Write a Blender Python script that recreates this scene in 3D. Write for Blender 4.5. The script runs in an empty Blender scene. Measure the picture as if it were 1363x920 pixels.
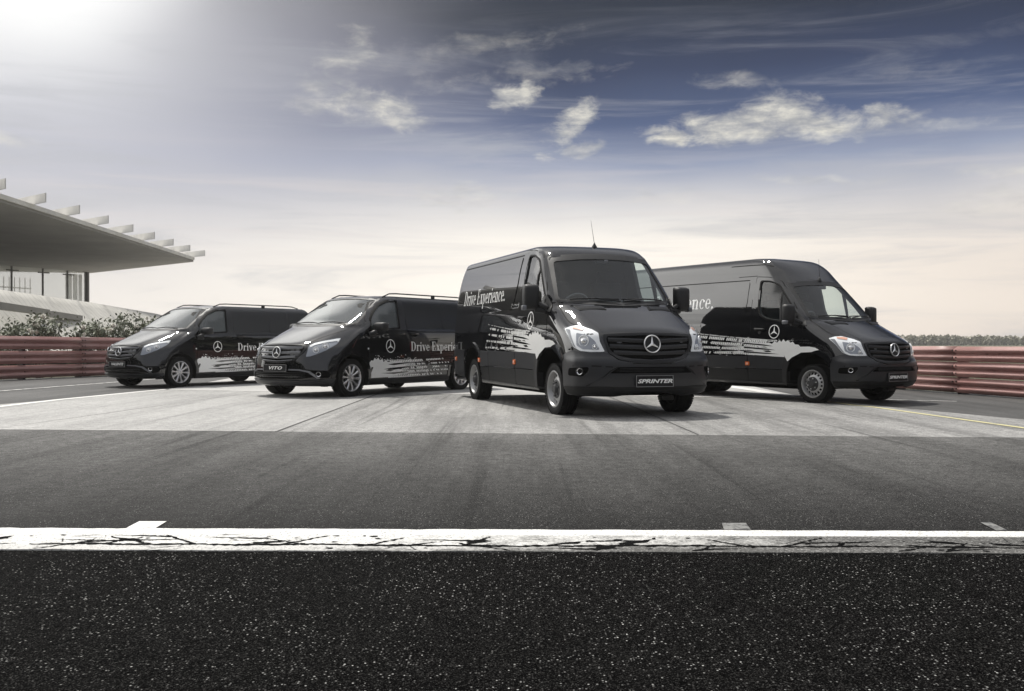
import bpy, bmesh, math, random
from mathutils import Vector, Matrix, geometry
from mathutils.bvhtree import BVHTree
R = math.radians
scene = bpy.context.scene
COL = scene.collection

# ------------------------------------------------------------------ camera
EYE = 0.9815
FPX, HOR = 1315.8, 456.6                       # focal length and horizon row measured on the 1363 px wide photo
cam_d = bpy.data.cameras.new("camera")
cam = bpy.data.objects.new("camera", cam_d)
COL.objects.link(cam)
cam_d.sensor_width = 36.0
cam_d.lens = 36.0 * FPX / 1363.0
cam_d.clip_start = 0.05
cam_d.clip_end = 6000
cam.location = (0, 0, EYE)
cam.rotation_euler = (R(90) - math.atan((460 - HOR) / FPX), 0, 0)
scene.camera = cam

# ------------------------------------------------------------------ node helper
class NT:
    def __init__(s, tree): s.t = tree; s.n = tree.nodes; s.l = tree.links
    def add(s, typ, **kw):
        n = s.n.new(typ)
        for k, v in kw.items():
            if k == 'ins':
                for i, x in v.items(): s.put(n, i, x)
            else: setattr(n, k, v)
        return n
    def put(s, n, i, x):
        inp = n.inputs[i]
        if isinstance(x, bpy.types.NodeSocket): s.l.new(x, inp)
        elif isinstance(x, bpy.types.Node): s.l.new(x.outputs[0], inp)
        else:
            if inp.type == 'RGBA' and len(x) == 3: x = (*x, 1)
            inp.default_value = x
    def math(s, op, a, b=0.0, c=0.0, clamp=False):
        n = s.add('ShaderNodeMath', operation=op, use_clamp=clamp)
        s.put(n, 0, a); s.put(n, 1, b)
        if op in ('MULTIPLY_ADD', 'COMPARE', 'SMOOTH_MIN', 'SMOOTH_MAX'): s.put(n, 2, c)
        return n.outputs[0]
    def ramp(s, f, stops, interp='LINEAR'):
        n = s.add('ShaderNodeValToRGB'); s.put(n, 0, f)
        cr = n.color_ramp; cr.interpolation = interp
        while len(cr.elements) < len(stops): cr.elements.new(0.5)
        for e, (p, c) in zip(cr.elements, stops):
            e.position = p
            if not isinstance(c, (tuple, list)): c = (c, c, c)
            e.color = (*c[:3], 1)
        return n.outputs[0]
    def mix(s, f, a, b, mode='MIX'):
        n = s.add('ShaderNodeMix', data_type='RGBA', blend_type=mode)
        s.put(n, 0, f); s.put(n, 6, a); s.put(n, 7, b)
        return n.outputs[2]
    def noise(s, vec, scale, detail=4, rough=0.55, dist=0.0):
        n = s.add('ShaderNodeTexNoise')
        if vec is not None: s.put(n, 'Vector', vec)
        s.put(n, 'Scale', scale); s.put(n, 'Detail', detail); s.put(n, 'Roughness', rough); s.put(n, 'Distortion', dist)
        return n.outputs[0]
    def mapping(s, vec, loc=(0, 0, 0), rot=(0, 0, 0), sc=(1, 1, 1)):
        n = s.add('ShaderNodeMapping'); s.put(n, 0, vec)
        n.inputs[1].default_value = loc; n.inputs[2].default_value = rot; n.inputs[3].default_value = sc
        return n.outputs[0]
    def smooth(s, v, a, b):
        n = s.add('ShaderNodeMapRange', interpolation_type='SMOOTHSTEP')
        s.put(n, 0, v); s.put(n, 1, a); s.put(n, 2, b); s.put(n, 3, 0.0); s.put(n, 4, 1.0)
        return n.outputs[0]

# ------------------------------------------------------------------ world: daylight sky with broken cloud
SUN_AZ, SUN_EL = -30.0, 60.0                    # degrees from +Y, negative = left
world = bpy.data.worlds.new("World"); scene.world = world; world.use_nodes = True
w = NT(world.node_tree); w.n.clear()
tc = w.add('ShaderNodeTexCoord')
sep = w.add('ShaderNodeSeparateXYZ', ins={0: tc.outputs['Generated']})
az = w.math('MULTIPLY', w.math('ARCTAN2', sep.outputs[0], sep.outputs[1]), 57.2958)
el = w.math('MULTIPLY', w.math('ARCSINE', sep.outputs[2]), 57.2958)
cmb = w.add('ShaderNodeCombineXYZ', ins={0: az, 1: w.math('MULTIPLY', el, 2.0), 2: 0.0}).outputs[0]
big = w.noise(w.mapping(cmb, sc=(0.05, 0.05, 1)), 1.0, 3, 0.5)
ele = w.math('ADD', el, w.math('MULTIPLY', w.math('SUBTRACT', big, 0.5), 3.0))
base = w.ramp(w.math('DIVIDE', ele, 40.0, clamp=True), [
    (0.0, (1.12, 1.02, 0.90)), (0.05, (1.14, 1.06, 0.94)), (0.14, (1.04, 0.98, 0.89)), (0.20, (0.68, 0.67, 0.68)),
    (0.255, (0.31, 0.35, 0.47)), (0.31, (0.085, 0.118, 0.225)), (0.38, (0.036, 0.050, 0.105)), (0.46, (0.018, 0.0235, 0.040)),
    (0.56, (0.028, 0.032, 0.046)), (0.75, (0.26, 0.27, 0.31)), (1.0, (0.55, 0.56, 0.60))])
# high cloud thickens overhead, behind the camera and to the far left and right of it
dz = sep.outputs[2]
back = w.smooth(w.math('ABSOLUTE', w.math('SUBTRACT', az, 12.0)), 45.0, 95.0)
over = w.smooth(el, 55.0, 85.0)
pale = w.mix(w.smooth(el, 3.0, 22.0), (0.80, 0.77, 0.72), w.mix(big, (0.62, 0.63, 0.66), (1.25, 1.23, 1.20)))
opp = w.smooth(w.math('ABSOLUTE', w.math('SUBTRACT', w.math('ABSOLUTE', w.math('ADD', az, 26.0)), 180.0)), 95.0, 40.0)
pale = w.mix(w.math('MULTIPLY', opp, w.math('SUBTRACT', 1.0, w.smooth(el, 45.0, 75.0))), pale, w.mix(big, (0.34, 0.36, 0.42), (0.62, 0.63, 0.66)))
c0 = w.mix(w.math('MAXIMUM', back, w.math('MULTIPLY', over, 0.25)), base, pale)
def angle_to(a_, e_):
    sd = Vector((math.sin(R(a_)) * math.cos(R(e_)), math.cos(R(a_)) * math.cos(R(e_)), math.sin(R(e_))))
    dot = w.add('ShaderNodeVectorMath', operation='DOT_PRODUCT', ins={0: tc.outputs['Generated'], 1: tuple(sd)}).outputs['Value']
    return w.math('MULTIPLY', w.math('ARCCOSINE', dot), 57.2958)
# bright milky veil on the sun's side
ang = angle_to(-26, 20)
wob_ = w.math('MULTIPLY', w.math('SUBTRACT', big, 0.5), 10.0)
veil = w.math('SUBTRACT', 1.0, w.smooth(w.math('ADD', w.math('ADD', ang, w.math('MULTIPLY', w.smooth(el, 11.0, 19.0), 5.0)), wob_), 6.0, 32.0))
c1 = w.mix(w.math('MULTIPLY', veil, 0.74), c0, (0.52, 0.51, 0.56))
refl_patch = w.math('SUBTRACT', 1.0, w.smooth(w.math('ADD', angle_to(-60, 18), w.math('MULTIPLY', wob_, .8)), 12.0, 33.0))
c1 = w.mix(refl_patch, c1, (3.5, 3.45, 3.35))  # bright patch beyond the frame, added for white reflections on the van sides
c1 = w.mix(w.math('SUBTRACT', 1.0, w.smooth(w.math('ADD', angle_to(-26, 31), w.math('MULTIPLY', wob_, .6)), 5.0, 15.5)), c1, (2.3, 2.28, 2.22))  # glare above the frame, added so the low vans' bonnets reflect white
glow = w.math('EXPONENT', w.math('MULTIPLY', w.math('POWER', w.math('DIVIDE', ang, 6.6), 2.0), -1.0))
glow2 = w.math('EXPONENT', w.math('MULTIPLY', w.math('DIVIDE', ang, 6.0), -1.0))
c1 = w.mix(w.math('MINIMUM', w.math('ADD', w.math('MULTIPLY', glow, 0.9), w.math('MULTIPLY', glow2, 0.30)), 1.0), c1, (1.08, 1.08, 1.06))
c1 = w.mix(w.math('MULTIPLY', w.math('MULTIPLY', w.smooth(az, 4.0, 30.0), w.math('SUBTRACT', 1.0, w.smooth(az, 40.0, 70.0))), w.math('SUBTRACT', 1.0, w.smooth(el, 4.0, 11.0))), c1, w.mix(1.0, c1, (0.80, 0.765, 0.76), 'MULTIPLY'))
# streaky cirrus
st = w.noise(w.mapping(cmb, rot=(0, 0, R(-8)), sc=(0.055, 0.26, 1)), 1.0, 7, 0.62, 0.9)
st = w.smooth(st, 0.45, 0.76)
st = w.math('MULTIPLY', st, w.math('SUBTRACT', 1.0, w.math('MULTIPLY', w.smooth(el, 11.5, 19.0), .85)))
c2 = w.mix(w.math('MULTIPLY', st, 0.58), c1, (0.50, 0.505, 0.53))
lowb = w.smooth(w.noise(w.mapping(cmb, loc=(9, 4, 0), rot=(0, 0, R(-4)), sc=(0.045, 0.42, 1)), 1.0, 6, 0.6, 0.5), .47, .70)
lowm = w.math('MULTIPLY', w.smooth(el, 1.5, 5.5), w.math('SUBTRACT', 1.0, w.smooth(el, 8.0, 12.5)))
c2 = w.mix(w.math('MULTIPLY', w.math('MULTIPLY', lowb, lowm), 0.34), c2, (0.74, 0.68, 0.66))
# individual clouds: ellipses in azimuth/elevation with ragged noisy edges
n1 = w.noise(w.mapping(cmb, sc=(0.55, 0.55, 1)), 1.0, 8, 0.62, 0.3)
n2 = w.noise(w.mapping(cmb, loc=(31, 7, 0), sc=(0.22, 0.22, 1)), 1.0, 4, 0.55)
nn = w.math('ADD', w.math('MULTIPLY', w.math('SUBTRACT', n1, 0.5), 3.4), w.math('MULTIPLY', w.math('SUBTRACT', n2, 0.5), 1.2))
def cloud(px, py, rx, ry, gain=1.0, soft=0.9, tilt=0.0, rag=1.0):
    a0 = math.degrees(math.atan((px - 681.5) / FPX)); e0 = math.degrees(math.atan((HOR - py) / math.hypot(FPX, px - 681.5)))
    kx, ky = rx / FPX * 57.3, ry / FPX * 57.3
    dx = w.math('SUBTRACT', az, a0); dy = w.math('SUBTRACT', el, e0)
    dy = w.math('SUBTRACT', dy, w.math('MULTIPLY', dx, math.tan(R(tilt))))
    q = w.math('ADD', w.math('POWER', w.math('DIVIDE', dx, kx), 2.0), w.math('POWER', w.math('DIVIDE', dy, ky), 2.0))
    d = w.math('ADD', w.math('SUBTRACT', 1.0, q), w.math('MULTIPLY', nn, rag))
    return w.math('MULTIPLY', w.smooth(d, 0.0, soft), gain)
cl = None
for a in [(990, 168, 125, 27, 1.0, 1.5, 2, .75), (1035, 150, 62, 30, 1.0, 1.4, 0, .8), (1085, 170, 60, 22, 1.0, 1.4, 0, .7), (905, 182, 55, 17, 1.0, 1.4, -6), (1130, 165, 95, 24, 0.95, 1.7, 3),
          (1215, 170, 90, 12, 0.5, 1.8, 0), (681, 130, 42, 24, 0.85, 1.4, 14, 1.2), (757, 168, 42, 32, 0.85, 1.6, 30, 1.3), (772, 198, 32, 14, 0.6, 1.6, 10, 1.5),
          (505, 148, 92, 27, 1.0, 1.7, -8, 0.85), (445, 95, 66, 50, 0.75, 2.3, 35, 1.15), (600, 110, 90, 14, .35, 2.2, 8, 1.3), (640, 60, 150, 18, .30, 2.4, 6, 1.3), (560, 80, 110, 22, 0.22, 2.6, 10, 1.3), (970, 108, 75, 14, 0.5, 2.2, -4, 1.2), (720, 98, 120, 18, 0.34, 2.2, 2, 1.3),
          (1090, 240, 100, 10, 0.45, 2.2, -5, 1.3), (1340, 225, 65, 12, 0.5, 2.2, 0, 1.3), (870, 262, 75, 16, 0.4, 2.4, 0, 1.2), (600, 262, 110, 24, 0.55, 2.6, 0, 1.2),
          (1330, 268, 90, 22, 0.5, 2.4, 0, 1.2), (10, 182, 55, 15, 0.6, 2.2, -10, 1.2), (1230, 95, 90, 12, .18, 2.4, 0, 1.3)]:
    c = cloud(*a)
    cl = c if cl is None else w.math('MAXIMUM', cl, c)
shade = w.noise(w.mapping(cmb, loc=(3, 0, 0), sc=(0.35, 0.6, 1)), 1.0, 5, 0.6)
ccol = w.mix(w.smooth(shade, 0.34, 0.66), (0.42, 0.42, 0.42), (0.86, 0.82, 0.71))
c3 = w.mix(w.math('MULTIPLY', cl, 0.95), c2, ccol)
# below the horizon a dull ground tone
c3 = w.mix(w.smooth(el, -3.0, -0.2), (0.20, 0.19, 0.17), c3)
nish = w.add('ShaderNodeTexSky', sky_type='NISHITA', sun_disc=False)
nish.sun_elevation = R(SUN_EL); nish.sun_rotation = R(SUN_AZ); nish.altitude = 0; nish.dust_density = 2.5
bg1 = w.add('ShaderNodeBackground', ins={0: nish.outputs[0], 1: 0.004})
bg2 = w.add('ShaderNodeBackground', ins={0: c3, 1: 1.0})
addw = w.add('ShaderNodeAddShader', ins={0: bg1, 1: bg2})
w.add('ShaderNodeOutputWorld', ins={0: addw})

# ------------------------------------------------------------------ sun
sl = bpy.data.lights.new("sun", 'SUN'); so = bpy.data.objects.new("sun", sl); COL.objects.link(so)
sl.energy = 3.7; sl.angle = R(4); sl.color = (1.0, 0.965, 0.90)
sdir = Vector((math.sin(R(SUN_AZ)) * math.cos(R(SUN_EL)), math.cos(R(SUN_AZ)) * math.cos(R(SUN_EL)), math.sin(R(SUN_EL))))
so.rotation_euler = sdir.to_track_quat('Z', 'Y').to_euler()
so.location = sdir * 50

vs = scene.view_settings
vs.view_transform = 'Standard'; vs.look = 'None'; vs.exposure = 0.0; vs.gamma = 1.0; vs.use_curve_mapping = False
scene.render.film_transparent = False
try:
    scene.cycles.max_bounces = 8; scene.cycles.transparent_max_bounces = 12; scene.cycles.caustics_reflective = False; scene.cycles.caustics_refractive = False
except Exception: pass

# ------------------------------------------------------------------ materials
MATS = {}
def mat(name, col, rough=0.5, metal=0.0, spec=0.5, coat=0.0, coat_rough=0.03, var=0.0, vscale=3.0, bump=0.0, bscale=60.0, emis=None):
    if name in MATS: return MATS[name]
    m = bpy.data.materials.new(name); m.use_nodes = True
    t = NT(m.node_tree); b = m.node_tree.nodes['Principled BSDF']
    tcn = t.add('ShaderNodeTexCoord').outputs['Object']
    if var > 0:
        nz = t.noise(tcn, vscale, 5, 0.6)
        lo = tuple(c * (1 - var) for c in col); hi = tuple(min(1, c * (1 + var)) for c in col)
        t.put(b, 'Base Color', t.ramp(nz, [(0.3, lo), (0.7, hi)]))
        t.put(b, 'Roughness', t.math('ADD', rough, t.math('MULTIPLY', t.math('SUBTRACT', nz, 0.5), 0.25 * rough)))
    else:
        b.inputs['Base Color'].default_value = (*col, 1); b.inputs['Roughness'].default_value = rough
    b.inputs['Metallic'].default_value = metal
    b.inputs['Specular IOR Level'].default_value = spec
    b.inputs['Coat Weight'].default_value = coat; b.inputs['Coat Roughness'].default_value = coat_rough
    if bump > 0:
        bn = t.add('ShaderNodeBump', ins={'Strength': bump, 'Distance': 0.004, 'Height': t.noise(tcn, bscale, 3, 0.6)})
        t.put(b, 'Normal', bn)
    MATS[name] = m
    return m
def glass(name, tint, refl=1.0, ior=1.5, base=None, opac=0.0):
    m = bpy.data.materials.new(name); m.use_nodes = True; MATS[name] = m
    t = NT(m.node_tree); t.n.clear()
    tr = t.add('ShaderNodeBsdfTransparent', ins={0: tint})
    gl = t.add('ShaderNodeBsdfGlossy', ins={0: (refl, refl, refl), 1: 0.015})
    fr0 = t.add('ShaderNodeFresnel', ins={0: ior})
    bf = t.add('ShaderNodeNewGeometry').outputs['Backfacing']
    fr = t.math('MULTIPLY', fr0, t.math('SUBTRACT', 1.0, bf))
    inner = tr
    if opac > 0:
        df = t.add('ShaderNodeBsdfDiffuse', ins={0: base})
        inner = t.add('ShaderNodeMixShader', ins={0: opac, 1: tr, 2: df})
    mx = t.add('ShaderNodeMixShader', ins={0: fr, 1: inner, 2: gl})
    t.add('ShaderNodeOutputMaterial', ins={0: mx})
    return m
mat('paint', (0.0035, 0.0038, 0.005), 0.35, 0.0, 0.02, 1.0, 0.008)
MATS['paint'].node_tree.nodes['Principled BSDF'].inputs['Coat IOR'].default_value = 1.68
mat('cladding', (0.021, 0.022, 0.025), 0.34, var=0.12, vscale=6, bump=0.15, bscale=300)
mat('cladding_low', (0.0055, 0.0057, 0.0065), 0.5, spec=.3, var=0.15, vscale=6, bump=0.1, bscale=300)
mat('black_plastic', (0.009, 0.009, 0.010), 0.5, bump=0.1, bscale=300)
mat('grille_black', (0.009, 0.009, 0.010), 0.38, spec=.4)
mat('void', (0.002, 0.002, 0.002), 0.9, spec=0.1)
mat('seam', (0.002, 0.002, 0.002), 0.7, spec=0.2)
mat('white_vinyl', (0.90, 0.90, 0.88), 0.30, coat=0.6, var=0.02)
mat('chrome', (0.75, 0.75, 0.76), 0.12, 1.0)
mat('emblem_silver', (0.86, 0.86, 0.86), 0.25, 0.6)
mat('alloy', (0.55, 0.55, 0.56), 0.28, 0.9, var=0.08)
mat('steel_silver', (0.40, 0.40, 0.40), 0.40, 0.6, var=0.1)
mat('hub_dark', (0.035, 0.035, 0.037), 0.5, 0.1, var=0.15)
mat('brake', (0.05, 0.048, 0.045), 0.6, 0.4)
mat('rubber', (0.0045, 0.0045, 0.0047), 0.75, spec=.25, var=0.3, vscale=25, bump=0.25, bscale=120)
mat('lamp_silver', (0.93, 0.935, 0.94), 0.25, 0.0)
mat('lamp_mid', (0.30, 0.315, 0.35), 0.2, 0.2)
mat('lamp_white', (0.86, 0.87, 0.87), 0.35, 0.0)
mat('lamp_grey', (0.20, 0.205, 0.22), 0.3, 0.4)
mat('lamp_dark', (0.05, 0.052, 0.058), 0.25, 0.3)
mat('amber', (0.72, 0.16, 0.03), 0.25, coat=0.5)
mat('lamp_red', (0.22, 0.01, 0.01), 0.3)
mat('amber_pale', (0.80, 0.42, 0.30), 0.3)
mat('interior', (0.045, 0.046, 0.05), 0.75, var=0.2)
mat('interior_light', (0.16, 0.165, 0.17), 0.8)
mat('seat_cloth', (0.03, 0.031, 0.035), 0.9, var=0.2, bump=0.3)
mat('plate_black', (0.006, 0.006, 0.007), 0.55, spec=0.3)
mat('paper', (0.75, 0.74, 0.70), 0.6)
glass('windscreen_glass', (0.74, 0.80, 0.81), 1.0, 1.48, (0.30, 0.34, 0.36), 0.03)
glass('side_glass', (0.80, 0.86, 0.83), 1.0, 1.5)
glass('dark_glass', (0.05, 0.055, 0.06), 1.0, 1.55, (0.03, 0.032, 0.035), 0.5)
glass('van_screen_glass', (0.34, 0.38, 0.37), 1.0, 2.0, (0.35, 0.38, 0.37), 0.22)
glass('van_side_glass', (0.35, 0.40, 0.40), 1.0, 1.7, (0.12, 0.14, 0.14), 0.5)
glass('lens', (0.97, 0.98, 0.985), 1.0, 1.3)
glass('pane_glass', (0.92, 0.95, 0.95), 1.0, 1.6, (0.88, 0.89, 0.87), 0.38)

# ------------------------------------------------------------------ object helpers
def obj(name, verts, faces, m=None, parent=None, smooth=None, mats=None, midx=None):
    me = bpy.data.meshes.new(name)
    me.from_pydata([tuple(v) for v in verts], [], [tuple(f) for f in faces])
    if mats:
        for x in mats: me.materials.append(MATS[x])
        if midx: me.polygons.foreach_set('material_index', midx)
    elif m: me.materials.append(MATS[m] if isinstance(m, str) else m)
    if smooth is not None:
        me.polygons.foreach_set('use_smooth', [True] * len(me.polygons))
        if smooth < 180: me.set_sharp_from_angle(angle=R(smooth))
    me.update()
    o = bpy.data.objects.new(name, me); COL.objects.link(o)
    if parent: o.parent = parent
    return o
def empty(name, loc=(0, 0, 0), rz=0.0, sc=1.0):
    o = bpy.data.objects.new(name, None); COL.objects.link(o)
    o.location = loc; o.rotation_euler = (0, 0, rz); o.scale = (sc, sc, sc); o.empty_display_size = 0.3
    return o
def tag(o, label=None, cat=None, group=None, kind=None):
    if label: o['label'] = label
    if cat: o['category'] = cat
    if group: o['group'] = group
    if kind: o['kind'] = kind
    return o

class MB:                                   # mesh collector
    def __init__(s): s.v = []; s.f = []; s.mi = []; s.mats = []
    def _m(s, m):
        if m is None: return 0
        if m not in s.mats: s.mats.append(m)
        return s.mats.index(m)
    def add(s, verts, faces, m=None):
        o = len(s.v); s.v += [Vector(v) for v in verts]; k = s._m(m)
        for f in faces: s.f.append(tuple(i + o for i in f)); s.mi.append(k)
        return s
    def box(s, c, d, m=None, rot=None, bev=0.0):
        x, y, z = (q / 2 for q in d)
        if bev <= 0:
            vs_ = [Vector((a * x, b * y, e * z)) for e in (-1, 1) for a, b in ((-1, -1), (1, -1), (1, 1), (-1, 1))]
            fs = [(3, 2, 1, 0), (4, 5, 6, 7), (0, 1, 5, 4), (1, 2, 6, 5), (2, 3, 7, 6), (3, 0, 4, 7)]
        else:
            bm = bmesh.new(); bmesh.ops.create_cube(bm, size=1.0)
            for v in bm.verts: v.co = Vector((v.co.x * 2 * x, v.co.y * 2 * y, v.co.z * 2 * z))
            bmesh.ops.bevel(bm, geom=bm.edges[:], offset=bev, segments=2, affect='EDGES', profile=0.6)
            bm.verts.ensure_lookup_table(); vs_ = [v.co.copy() for v in bm.verts]; fs = [tuple(v.index for v in f.verts) for f in bm.faces]; bm.free()
        if rot is not None: vs_ = [rot @ v for v in vs_]
        return s.add([v + Vector(c) for v in vs_], fs, m)
    def tube(s, pts, r, m=None, seg=8, cap=True):
        pts = [Vector(p) for p in pts]; n = len(pts); vs_ = []; fs = []
        rr = r if isinstance(r, (list, tuple)) else [r] * n
        prev = None
        for i, p in enumerate(pts):
            t = (pts[min(i + 1, n - 1)] - pts[max(i - 1, 0)]).normalized()
            if prev is None:
                a = Vector((0, 0, 1)) if abs(t.z) < 0.9 else Vector((1, 0, 0)); prev = t.cross(a).normalized()
            u = (prev - t * prev.dot(t)).normalized(); prev = u; v = t.cross(u)
            for k in range(seg):
                q = 2 * math.pi * k / seg; vs_.append(p + (u * math.cos(q) + v * math.sin(q)) * rr[i])
        for i in range(n - 1):
            for k in range(seg):
                a = i * seg + k; b = i * seg + (k + 1) % seg; fs.append((a, b, b + seg, a + seg))
        if cap: fs.append(tuple(range(seg))[::-1]); fs.append(tuple((n - 1) * seg + k for k in range(seg)))
        return s.add(vs_, fs, m)
    def lathe(s, prof, m=None, seg=32, axis='Y', c=(0, 0, 0), sign=1):      # prof: (radius, offset along axis)
        vs_ = []; fs = []; n = len(prof)
        for k in range(seg):
            q = 2 * math.pi * k / seg
            for r_, h in prof:
                a, b = r_ * math.cos(q), r_ * math.sin(q)
                vs_.append(Vector((a, h * sign, b)) if axis == 'Y' else Vector((a, b, h)) if axis == 'Z' else Vector((h * sign, a, b)))
        for k in range(seg):
            k2 = (k + 1) % seg
            for i in range(n - 1): fs.append((k * n + i, k * n + i + 1, k2 * n + i + 1, k2 * n + i))
        return s.add([v + Vector(c) for v in vs_], fs, m)
    def build(s, name, parent=None, m=None, smooth=35):
        return obj(name, s.v, s.f, None if s.mats and m is None else m, parent, smooth, s.mats if (s.mats and m is None) else None, s.mi if (s.mats and m is None) else None)

def pip(x, y, poly):
    c = False; j = len(poly) - 1
    for i in range(len(poly)):
        xi, yi = poly[i]; xj, yj = poly[j]
        if (yi > y) != (yj > y) and x < (xj - xi) * (y - yi) / (yj - yi) + xi: c = not c
        j = i
    return c
def rounded(poly, r, seg=4):
    out = []; n = len(poly)
    rs = r if isinstance(r, (list, tuple)) else [r] * n
    for i in range(n):
        p = Vector(poly[i]).to_2d(); a = Vector(poly[i - 1]).to_2d(); b = Vector(poly[(i + 1) % n]).to_2d()
        if rs[i] <= 0: out.append(tuple(p)); continue
        da, db = (a - p), (b - p); ra = min(rs[i], da.length * 0.45, db.length * 0.45)
        s_, e_ = p + da.normalized() * ra, p + db.normalized() * ra
        for k in range(seg + 1):
            t = k / seg; out.append(tuple((1 - t) ** 2 * s_ + 2 * t * (1 - t) * p + t * t * e_))
    return out
def resample(poly, g):
    out = []; n = len(poly)
    for i in range(n):
        a, b = Vector(poly[i]), Vector(poly[(i + 1) % n]); k = max(1, int((b - a).length / g))
        for j in range(k): out.append(tuple(a.lerp(b, j / k)))
    return out
def tess(adds, subs=(), g=0.06):
    """triangulate union(adds) minus subs with interior grid points"""
    vs_ = []; es = []
    allp = [resample(p, g) for p in adds] + [resample(p, g) for p in subs]
    for p in allp:
        o = len(vs_); vs_ += [Vector(q) for q in p]; es += [(o + i, o + (i + 1) % len(p)) for i in range(len(p))]
    if g < 1.0:
        x0 = min(v.x for v in vs_); x1 = max(v.x for v in vs_); y0 = min(v.y for v in vs_); y1 = max(v.y for v in vs_)
        nx, ny = int((x1 - x0) / g) + 1, int((y1 - y0) / g) + 1
        for i in range(nx + 1):
            for j in range(ny + 1):
                x, y = x0 + i * g + 0.0013, y0 + j * g + 0.0017
                if any(pip(x, y, p) for p in adds): vs_.append(Vector((x, y)))
    r = geometry.delaunay_2d_cdt(vs_, es, [], 0, 1e-5)
    V, F = r[0], r[2]; out = []
    for f in F:
        cx = sum(V[i].x for i in f) / 3; cy = sum(V[i].y for i in f) / 3
        if any(pip(cx, cy, p) for p in adds) and not any(pip(cx, cy, p) for p in subs):
            a, b, c = (V[i] for i in f)
            if (b - a).cross(c - a) < 0: f = f[::-1]
            if abs((b - a).cross(c - a)) > 1e-9: out.append(tuple(f))
    used = sorted({i for f in out for i in f}); mp = {i: k for k, i in enumerate(used)}
    return [V[i] for i in used], [tuple(mp[i] for i in f) for f in out]

def pchip(xs, ys, x):
    n = len(xs); h = [xs[i + 1] - xs[i] for i in range(n - 1)]; d = [(ys[i + 1] - ys[i]) / h[i] for i in range(n - 1)]
    m = [0.0] * n
    for i in range(1, n - 1):
        if d[i - 1] * d[i] > 0:
            w1, w2 = 2 * h[i] + h[i - 1], h[i] + 2 * h[i - 1]; m[i] = (w1 + w2) / (w1 / d[i - 1] + w2 / d[i])
    m[0] = d[0]; m[-1] = d[-1]
    i = 0
    while i < n - 2 and x > xs[i + 1]: i += 1
    t = (x - xs[i]) / h[i]
    return ys[i] * (1 + 2 * t) * (1 - t) ** 2 + m[i] * h[i] * t * (1 - t) ** 2 + ys[i + 1] * t * t * (3 - 2 * t) + m[i + 1] * h[i] * t * t * (t - 1)

# ------------------------------------------------------------------ van body surface
# each row: z, then six plan points (x forward of the front axle, y half width) from the centre line round the corner to the side
SPR = [
 (0.30, (0.88, 0), (0.86, .4), (0.78, .7), (0.66, .86), (0.54, .92), (0.40, .95)),
 (0.37, (0.975, 0), (0.955, .4), (0.865, .7), (0.73, .885), (0.58, .945), (0.42, .972)),
 (0.55, (1.00, 0), (0.98, .4), (0.895, .7), (0.76, .90), (0.60, .962), (0.42, .985)),
 (0.73, (0.995, 0), (0.975, .4), (0.89, .7), (0.76, .905), (0.60, .970), (0.42, .993)),
 (0.80, (0.955, 0), (0.93, .4), (0.84, .7), (0.71, .885), (0.56, .960), (0.40, .993)),
 (0.95, (0.935, 0), (0.91, .4), (0.81, .7), (0.66, .875), (0.50, .955), (0.34, .993)),
 (1.07, (0.905, 0), (0.875, .4), (0.745, .72), (0.58, .87), (0.42, .95), (0.26, .991)),
 (1.13, (0.85, 0), (0.81, .4), (0.66, .72), (0.50, .87), (0.34, .945), (0.18, .989)),
 (1.20, (0.71, 0), (0.67, .4), (0.53, .72), (0.37, .86), (0.22, .94), (0.07, .985)),
 (1.30, (0.50, 0), (0.46, .4), (0.34, .70), (0.19, .845), (0.06, .925), (-.08, .975)),
 (1.40, (0.29, 0), (0.25, .4), (0.15, .69), (0.02, .835), (-.10, .91), (-.22, .965)),
 (1.48, (0.09, 0), (0.05, .4), (-.04, .69), (-.13, .82), (-.21, .89), (-.33, .955)),
 (1.52, (0.02, 0), (-.01, .4), (-.08, .73), (-.16, .84), (-.24, .903), (-.37, .957)),
 (1.70, (-.15, 0), (-.18, .4), (-.25, .72), (-.32, .825), (-.40, .893), (-.53, .937)),
 (1.95, (-.39, 0), (-.42, .4), (-.49, .70), (-.56, .795), (-.64, .856), (-.77, .897)),
 (2.18, (-.61, 0), (-.64, .4), (-.71, .67), (-.78, .760), (-.86, .808), (-.99, .838)),
 (2.26, (-.71, 0), (-.74, .4), (-.81, .64), (-.88, .730), (-.96, .778), (-1.09, .808)),
 (2.325, (-.86, 0), (-.89, .4), (-.96, .60), (-1.02, .69), (-1.09, .745), (-1.21, .780)),
 (2.365, (-1.07, 0), (-1.09, .38), (-1.14, .53), (-1.19, .62), (-1.26, .68), (-1.37, .72)),
 (2.385, (-1.32, 0), (-1.34, .34), (-1.38, .46), (-1.43, .54), (-1.49, .60), (-1.58, .645))]
SPR_CAP = [(0.82, 0.010, 0.12), (0.55, 0.014, 0.15), (0.25, 0.008, 0.18)]
SPR_HI = SPR[:16] + [
 (2.32, (-.74, 0), (-.77, .4), (-.84, .65), (-.91, .740), (-.99, .775), (-1.11, .802)),
 (2.46, (-.88, 0), (-.91, .4), (-.97, .63), (-1.04, .715), (-1.12, .742), (-1.23, .768)),
 (2.57, (-1.02, 0), (-1.05, .4), (-1.11, .60), (-1.17, .68), (-1.25, .705), (-1.35, .735)),
 (2.64, (-1.16, 0), (-1.19, .38), (-1.24, .55), (-1.30, .63), (-1.37, .66), (-1.47, .69)),
 (2.68, (-1.36, 0), (-1.38, .35), (-1.42, .47), (-1.47, .55), (-1.53, .61), (-1.62, .655))]
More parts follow.
